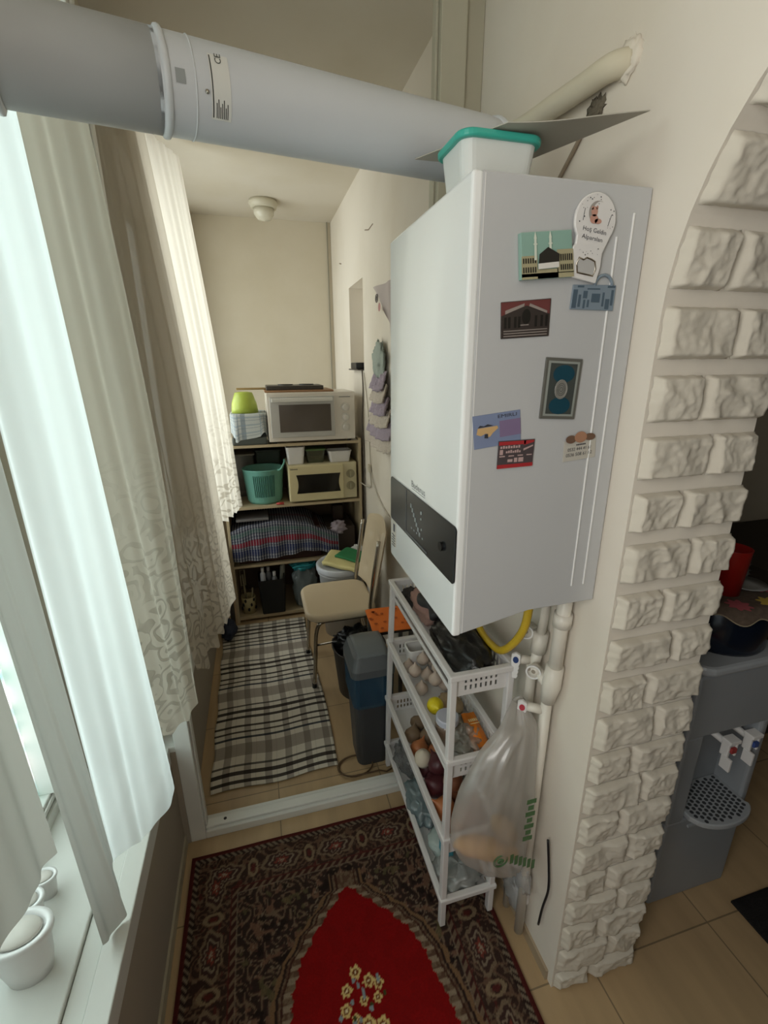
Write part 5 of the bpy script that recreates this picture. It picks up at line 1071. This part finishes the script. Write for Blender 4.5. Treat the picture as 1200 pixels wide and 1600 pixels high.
# ------------------------------------------------------------------ right wall of the inner room: device, cables, hanging towels
t = thing('modem', 'small black modem standing in the wall niche', 'modem', (.73,3.2,1.736))
b = MB(); b.box((.655,3.12,1.745), (.74,3.30,1.785)); b.build('case', mat('modem_black', '#232326', .4), t, bevel=.006)
b = MB(); b.box((.66,3.10,1.736), (.76,3.40,1.744)); b.build('base_plate', mat('dark_plate', '#3d3a38', .5), t)
t = thing('wall_cable', 'dark cable running down the wall from the modem niche', 'cable', (.69,3.1,.9))
b = MB(); b.tube(spline([(.69,3.10,1.74),(.692,3.09,1.6),(.69,3.12,1.4),(.691,3.10,1.2),(.69,3.08,.95),(.69,3.07,.70),(.69,3.05,.5)], 6), .005, 6); b.build('cord', mat('cord_dark', '#5b5348', .5), t, smooth=True)
t = thing('wall_cable', 'white looping cable from the wall socket to behind the boiler', 'cable', (.69,2.8,1.1))
b = MB(); b.tube(spline([(.692,3.05,1.72),(.693,2.95,1.45),(.692,2.92,1.22),(.692,2.88,1.08),(.692,2.7,.97),(.69,2.4,.92),(.685,2.1,.93)], 6), .0035, 6); b.tube(spline([(.692,2.93,1.1),(.692,2.9,1.0),(.68,2.98,.98),(.66,3.08,.985)], 6), .004, 6); b.build('cord', mat('cord_white', '#b9b2a4', .5), t, smooth=True)
b = MB(); b.box((.682,2.905,1.09), (.698,2.955,1.14)); b.build('wall_socket', mat('socket_cream', '#c9c0ab', .4), t, bevel=.003)
t = thing('hanging_towel', 'ruffled lilac and cream dress-shaped kitchen towel hanging behind the boiler', 'towel', (.67,2.6,1.7))
ruf = [mat('lilac_plush', '#b0a3b0', .95, bump=1, bscale=160), mat('cream_plush', '#d2c7ba', .95, bump=1, bscale=160)]
for k in range(6):
    z1 = 1.72-.065*k; w0 = .085+.022*k; b = MB()
    def rf(u, v, z1=z1, w0=w0, k=k):
        y = 2.565+(u-.5)*2*(w0+.035+.02*v); return Vector((.678-.03*v-.010*math.sin(u*22+k)-.006*noise.noise(Vector((u*30, v*9, k))), y, z1-.09*v+.02*(2*u-1)**2-.006*abs(noise.noise(Vector((u*40, v*5, k))))))
    b.grid(rf, 50, 10); b.build('ruffle', ruf[k % 2 == 1 and 1 or 0], t, smooth=True, solid=.006)
b = MB(); b.blob((.675,2.60,1.79), (.02,.12,.10), .35, 3, 81); b.build('towel_top', mat('grey_green_towel', '#9aa39a', .9, bump=.6), t, smooth=True)
t = thing('hanging_cloth', 'triangular pale cloth with a printed eye hanging above the lilac towel', 'cloth', (.68,2.6,2.1))
b = MB(); b.grid(lambda u, v: Vector((.692-.008*math.sin(u*9), 2.78-.42*u+.0*v-.24*v*(1-u)*.9, 2.185-.02*u-.30*v*(.35+.65*u))), 20, 20); b.build('cloth_panel', mat('pale_lilac_cloth', '#b3a8a4', .8), t, smooth=True)
b = MB(); 
for r in (.022,.010): b.tube([(.681, 2.66+r*math.cos(a), 2.115+r*.9*math.sin(a)) for a in [2*PI*i/20 for i in range(20)]], .003, 6, closed=True)
b.build('eye_print', mat('grey_print', '#77706e', .7), t, smooth=True)
b = MB(); b.add([(.680, 2.60+.026*math.cos(a), 2.065+.022*math.sin(a)) for a in [2*PI*i/16 for i in range(16)]], [tuple(range(16))]); b.build('pink_spot', mat('pink_print', '#b07f7c', .7), t)
# ceiling lamp
t = thing('ceiling_lamp', 'round white plastic lamp on the inner room ceiling', 'lamp', (.165,3.80,ZC))
b = MB(); b.lathe([(.0,0),(.095,0),(.10,-.02),(.085,-.05),(.075,-.05),(0,-.045)], (.165,3.80,ZC), 32); b.build('lamp_base', mat('lamp_cream', '#c4bda8', .4), t, smooth=True)
b = MB(); b.lathe([(.070,-.05),(.068,-.085),(.045,-.115),(0,-.125)], (.165,3.80,ZC), 32); b.build('lamp_glass', mat('opal_glass', '#cbc5b2', .25), t, smooth=True)

# ------------------------------------------------------------------ kitchen: water dispenser
def dispenser():
    DX0, DX1, DY0, DY1, H = 1.145, 1.475, .812, 1.13, .925
    t = thing('water_dispenser', 'grey white floor-standing water dispenser with two taps beyond the arch', 'water dispenser', (1.31,.97,0))
    g = mat('dispenser_grey', '#8b8f93', .35); g2 = mat('dispenser_light', '#9ea2a6', .35)
    b = MB(); b.box((DX0, DY0+.012, 0), (DX1, DY1, .37)); b.box((DX0, DY0+.11, .37), (DX1, DY1, .70)); b.box((DX0, DY0+.012, .70), (DX1, DY1, H)); b.box((DX0, DY0+.012, .36), (DX0+.07, DY1, .71)); b.box((DX1-.03, DY0+.012, .36), (DX1, DY1, .71))
    b.build('cabinet', g, t, bevel=.01, seg=3)
    b = MB(); b.prism(rrect(DX1-DX0, DY1-DY0, .05, 6, (DX0+DX1)/2, (DY0+DY1)/2), (0,0,H), (1,0,0), (0,1,0), (0,0,.03)); b.build('top_plate', g2, t, bevel=.01)
    # drip tray with rounded front and hex holes
    P = [(DX0+.075, DY0+.11), (DX0+.075, DY0+.0)]+[(1.34+.115*math.cos(a), DY0-.0+.055*math.sin(a)) for a in [PI+PI*i/16 for i in range(1, 16)]]+[(DX1-.03, DY0+.0), (DX1-.03, DY0+.11)]
    b = MB(); b.prism(P, (0,0,.375), (1,0,0), (0,1,0), (0,0,.02)); b.build('drip_tray', g2, t, bevel=.004)
    b = MB(); r = .0065
    for i in range(13):
        for j in range(9):
            x = DX0+.095+i*.017; y = DY0-.035+j*.0155+(.008 if i % 2 else 0)
            if (x-1.34)**2/.105**2+(min(0, y-DY0))**2/.045**2 < 1 and x < DX1-.045 and y < DY0+.1: b.cyl((x, y, .3952), (x, y, .3958), r, n=6)
    b.build('drip_holes', mat('hole_dark', '#35373a', .6), t, kind=None)
    for x, col in ((1.335, '#9c3b3b'), (1.425, '#3a4f8a')):
        b = MB(); b.cyl((x-.03, DY0+.115, .66), (x, DY0+.03, .635), .011, n=16); tp = b.build('tap', white, t, smooth=True)
        b = MB(); b.box((x-.018, DY0+.005, .60), (x-.010, DY0+.03, .655)); b.box((x+.012, DY0+.005, .60), (x+.02, DY0+.03, .655)); b.box((x-.02, DY0+.0, .65), (x+.022, DY0+.032, .662)); b.box((x-.022,DY0-.012,.56),(x-.014,DY0+.02,.605)); b.cyl((x, DY0+.02, .645), (x, DY0+.02, .585), .009, .007, n=12); b.build('tap_lever', white, tp, bevel=.0015)
        b = MB(); b.box((x-.009, DY0-.001, .618), (x+.010, DY0+.008, .636)); b.build('tap_mark', mat('mark_'+col[1:3], col, .4), tp, bevel=.001)
    b = MB(); b.box((DX0+.09, DY0+.006, .335), (DX1-.1, DY0+.012, .342)); b.build('front_groove', g2, t)
    t2 = thing('water_bottle', 'dark blue water bottle standing on the dispenser under a crocheted doily', 'bottle', (1.335,.97,.955))
    b = MB(); b.lathe([(.0,0),(.13,0),(.135,.01),(.135,.14),(.125,.155),(.0,.155)], (1.335,.965,.956), 40); b.build('bottle_body', mat('navy_plastic', '#0d1522', .18), t2, smooth=True)
    # doily
    b = MB()
    def dl(u, v):
        a = u*2*PI; r = .155*v; sc = 1+.05*math.cos(a*9)*v; z = 1.1125
        if v > .84: z -= (v-.84)/.16*(.030+.008*math.cos(a*9))
        return Vector((1.335+r*sc*math.cos(a), .965+r*sc*math.sin(a), z))
    b.grid(dl, 120, 16); do = b.build('doily', mat_attr_doily, smooth=True, solid=.002) if False else b.build('doily', mat('doily_brown', '#54463a', .9, var=.5, vscale=90), smooth=True, solid=.002)
    tag(do, 'brown crocheted doily with pink and yellow flowers on the blue bottle', 'doily')
    for (a, r, col, nm) in ((-2.1,.115,'#a8545a','pink_flower'),(-1.2,.12,'#b79c3e','yellow_flower'),(-.3,.11,'#a8545a','pink_flower'),(-2.9,.11,'#b79c3e','yellow_flower')):
        b = MB(); cx_, cy_ = 1.335+r*math.cos(a), .965+r*math.sin(a)
        b.add([(cx_, cy_, 1.1165)]+[(cx_+.030*(1+.2*math.cos(q*8))*math.cos(q), cy_+.030*(1+.2*math.cos(q*8))*math.sin(q), 1.115) for q in [2*PI*i/48 for i in range(48)]], [(0, i+1, (i+1) % 48+1) for i in range(48)])
        b.build(nm, mat(nm, col, .9), do)
    b = MB(); b.tube([(1.335+.155*(1+.05*math.cos(a*9))*math.cos(a), .965+.155*(1+.05*math.cos(a*9))*math.sin(a), 1.1125-.030-.008*math.cos(a*9)) for a in [2*PI*i/120 for i in range(120)]], .0018, 6, closed=True); b.build('doily_edging', mat('edging_cream', '#8d8068', .8), do, smooth=True)
    t3 = thing('drinking_cup', 'red plastic cup standing on the doily over the dispenser', 'cup', (1.325,.95,1.116))
    b = MB(); b.lathe([(.0,0),(.038,0),(.046,.14),(.0465,.142),(.044,.142),(.036,.006),(0,.005)], (1.318,.945,1.1145), 32); b.build('cup_body', mat('red_cup', '#8c1712', .4), t3, smooth=True)
    b = MB(); b.lathe([(.0,0),(.03,0),(.055,.012),(.058,.014),(.03,.006),(0,.005)], (1.405,.95,1.1145), 28); tag(b.build('saucer', mat('saucer_grey', '#8d8d8a', .4), smooth=True), 'pale saucer beside the red cup on the doily', 'saucer')
    b = MB(); b.blob((1.42,1.02,1.15), (.05,.05,.035), .4, 3, 91); tag(b.build('plastic_wrap', mat_film('pale_wrap', '#9b9b98', .7), smooth=True), 'crumpled pale plastic behind the saucer by the red cup', 'plastic wrap')
dispenser()
b = MB(); b.grid(lambda u, v: Vector((1.43+.5*u, .25+.505*v+.0*u, .006+.001*noise.noise(Vector((u*9,v*9,1))))), 20, 20); tag(b.build('door_mat', mat('black_mat', '#191615', .95, bump=1, bscale=200), smooth=True, solid=.008), 'dark bristly mat on the kitchen floor beyond the dispenser', 'mat')
b = MB(); b.box((2.1,1.3,0), (3.3,1.88,.9)); struct(b.build('wall_counter', mat('counter_dark', '#3a332b', .6)))
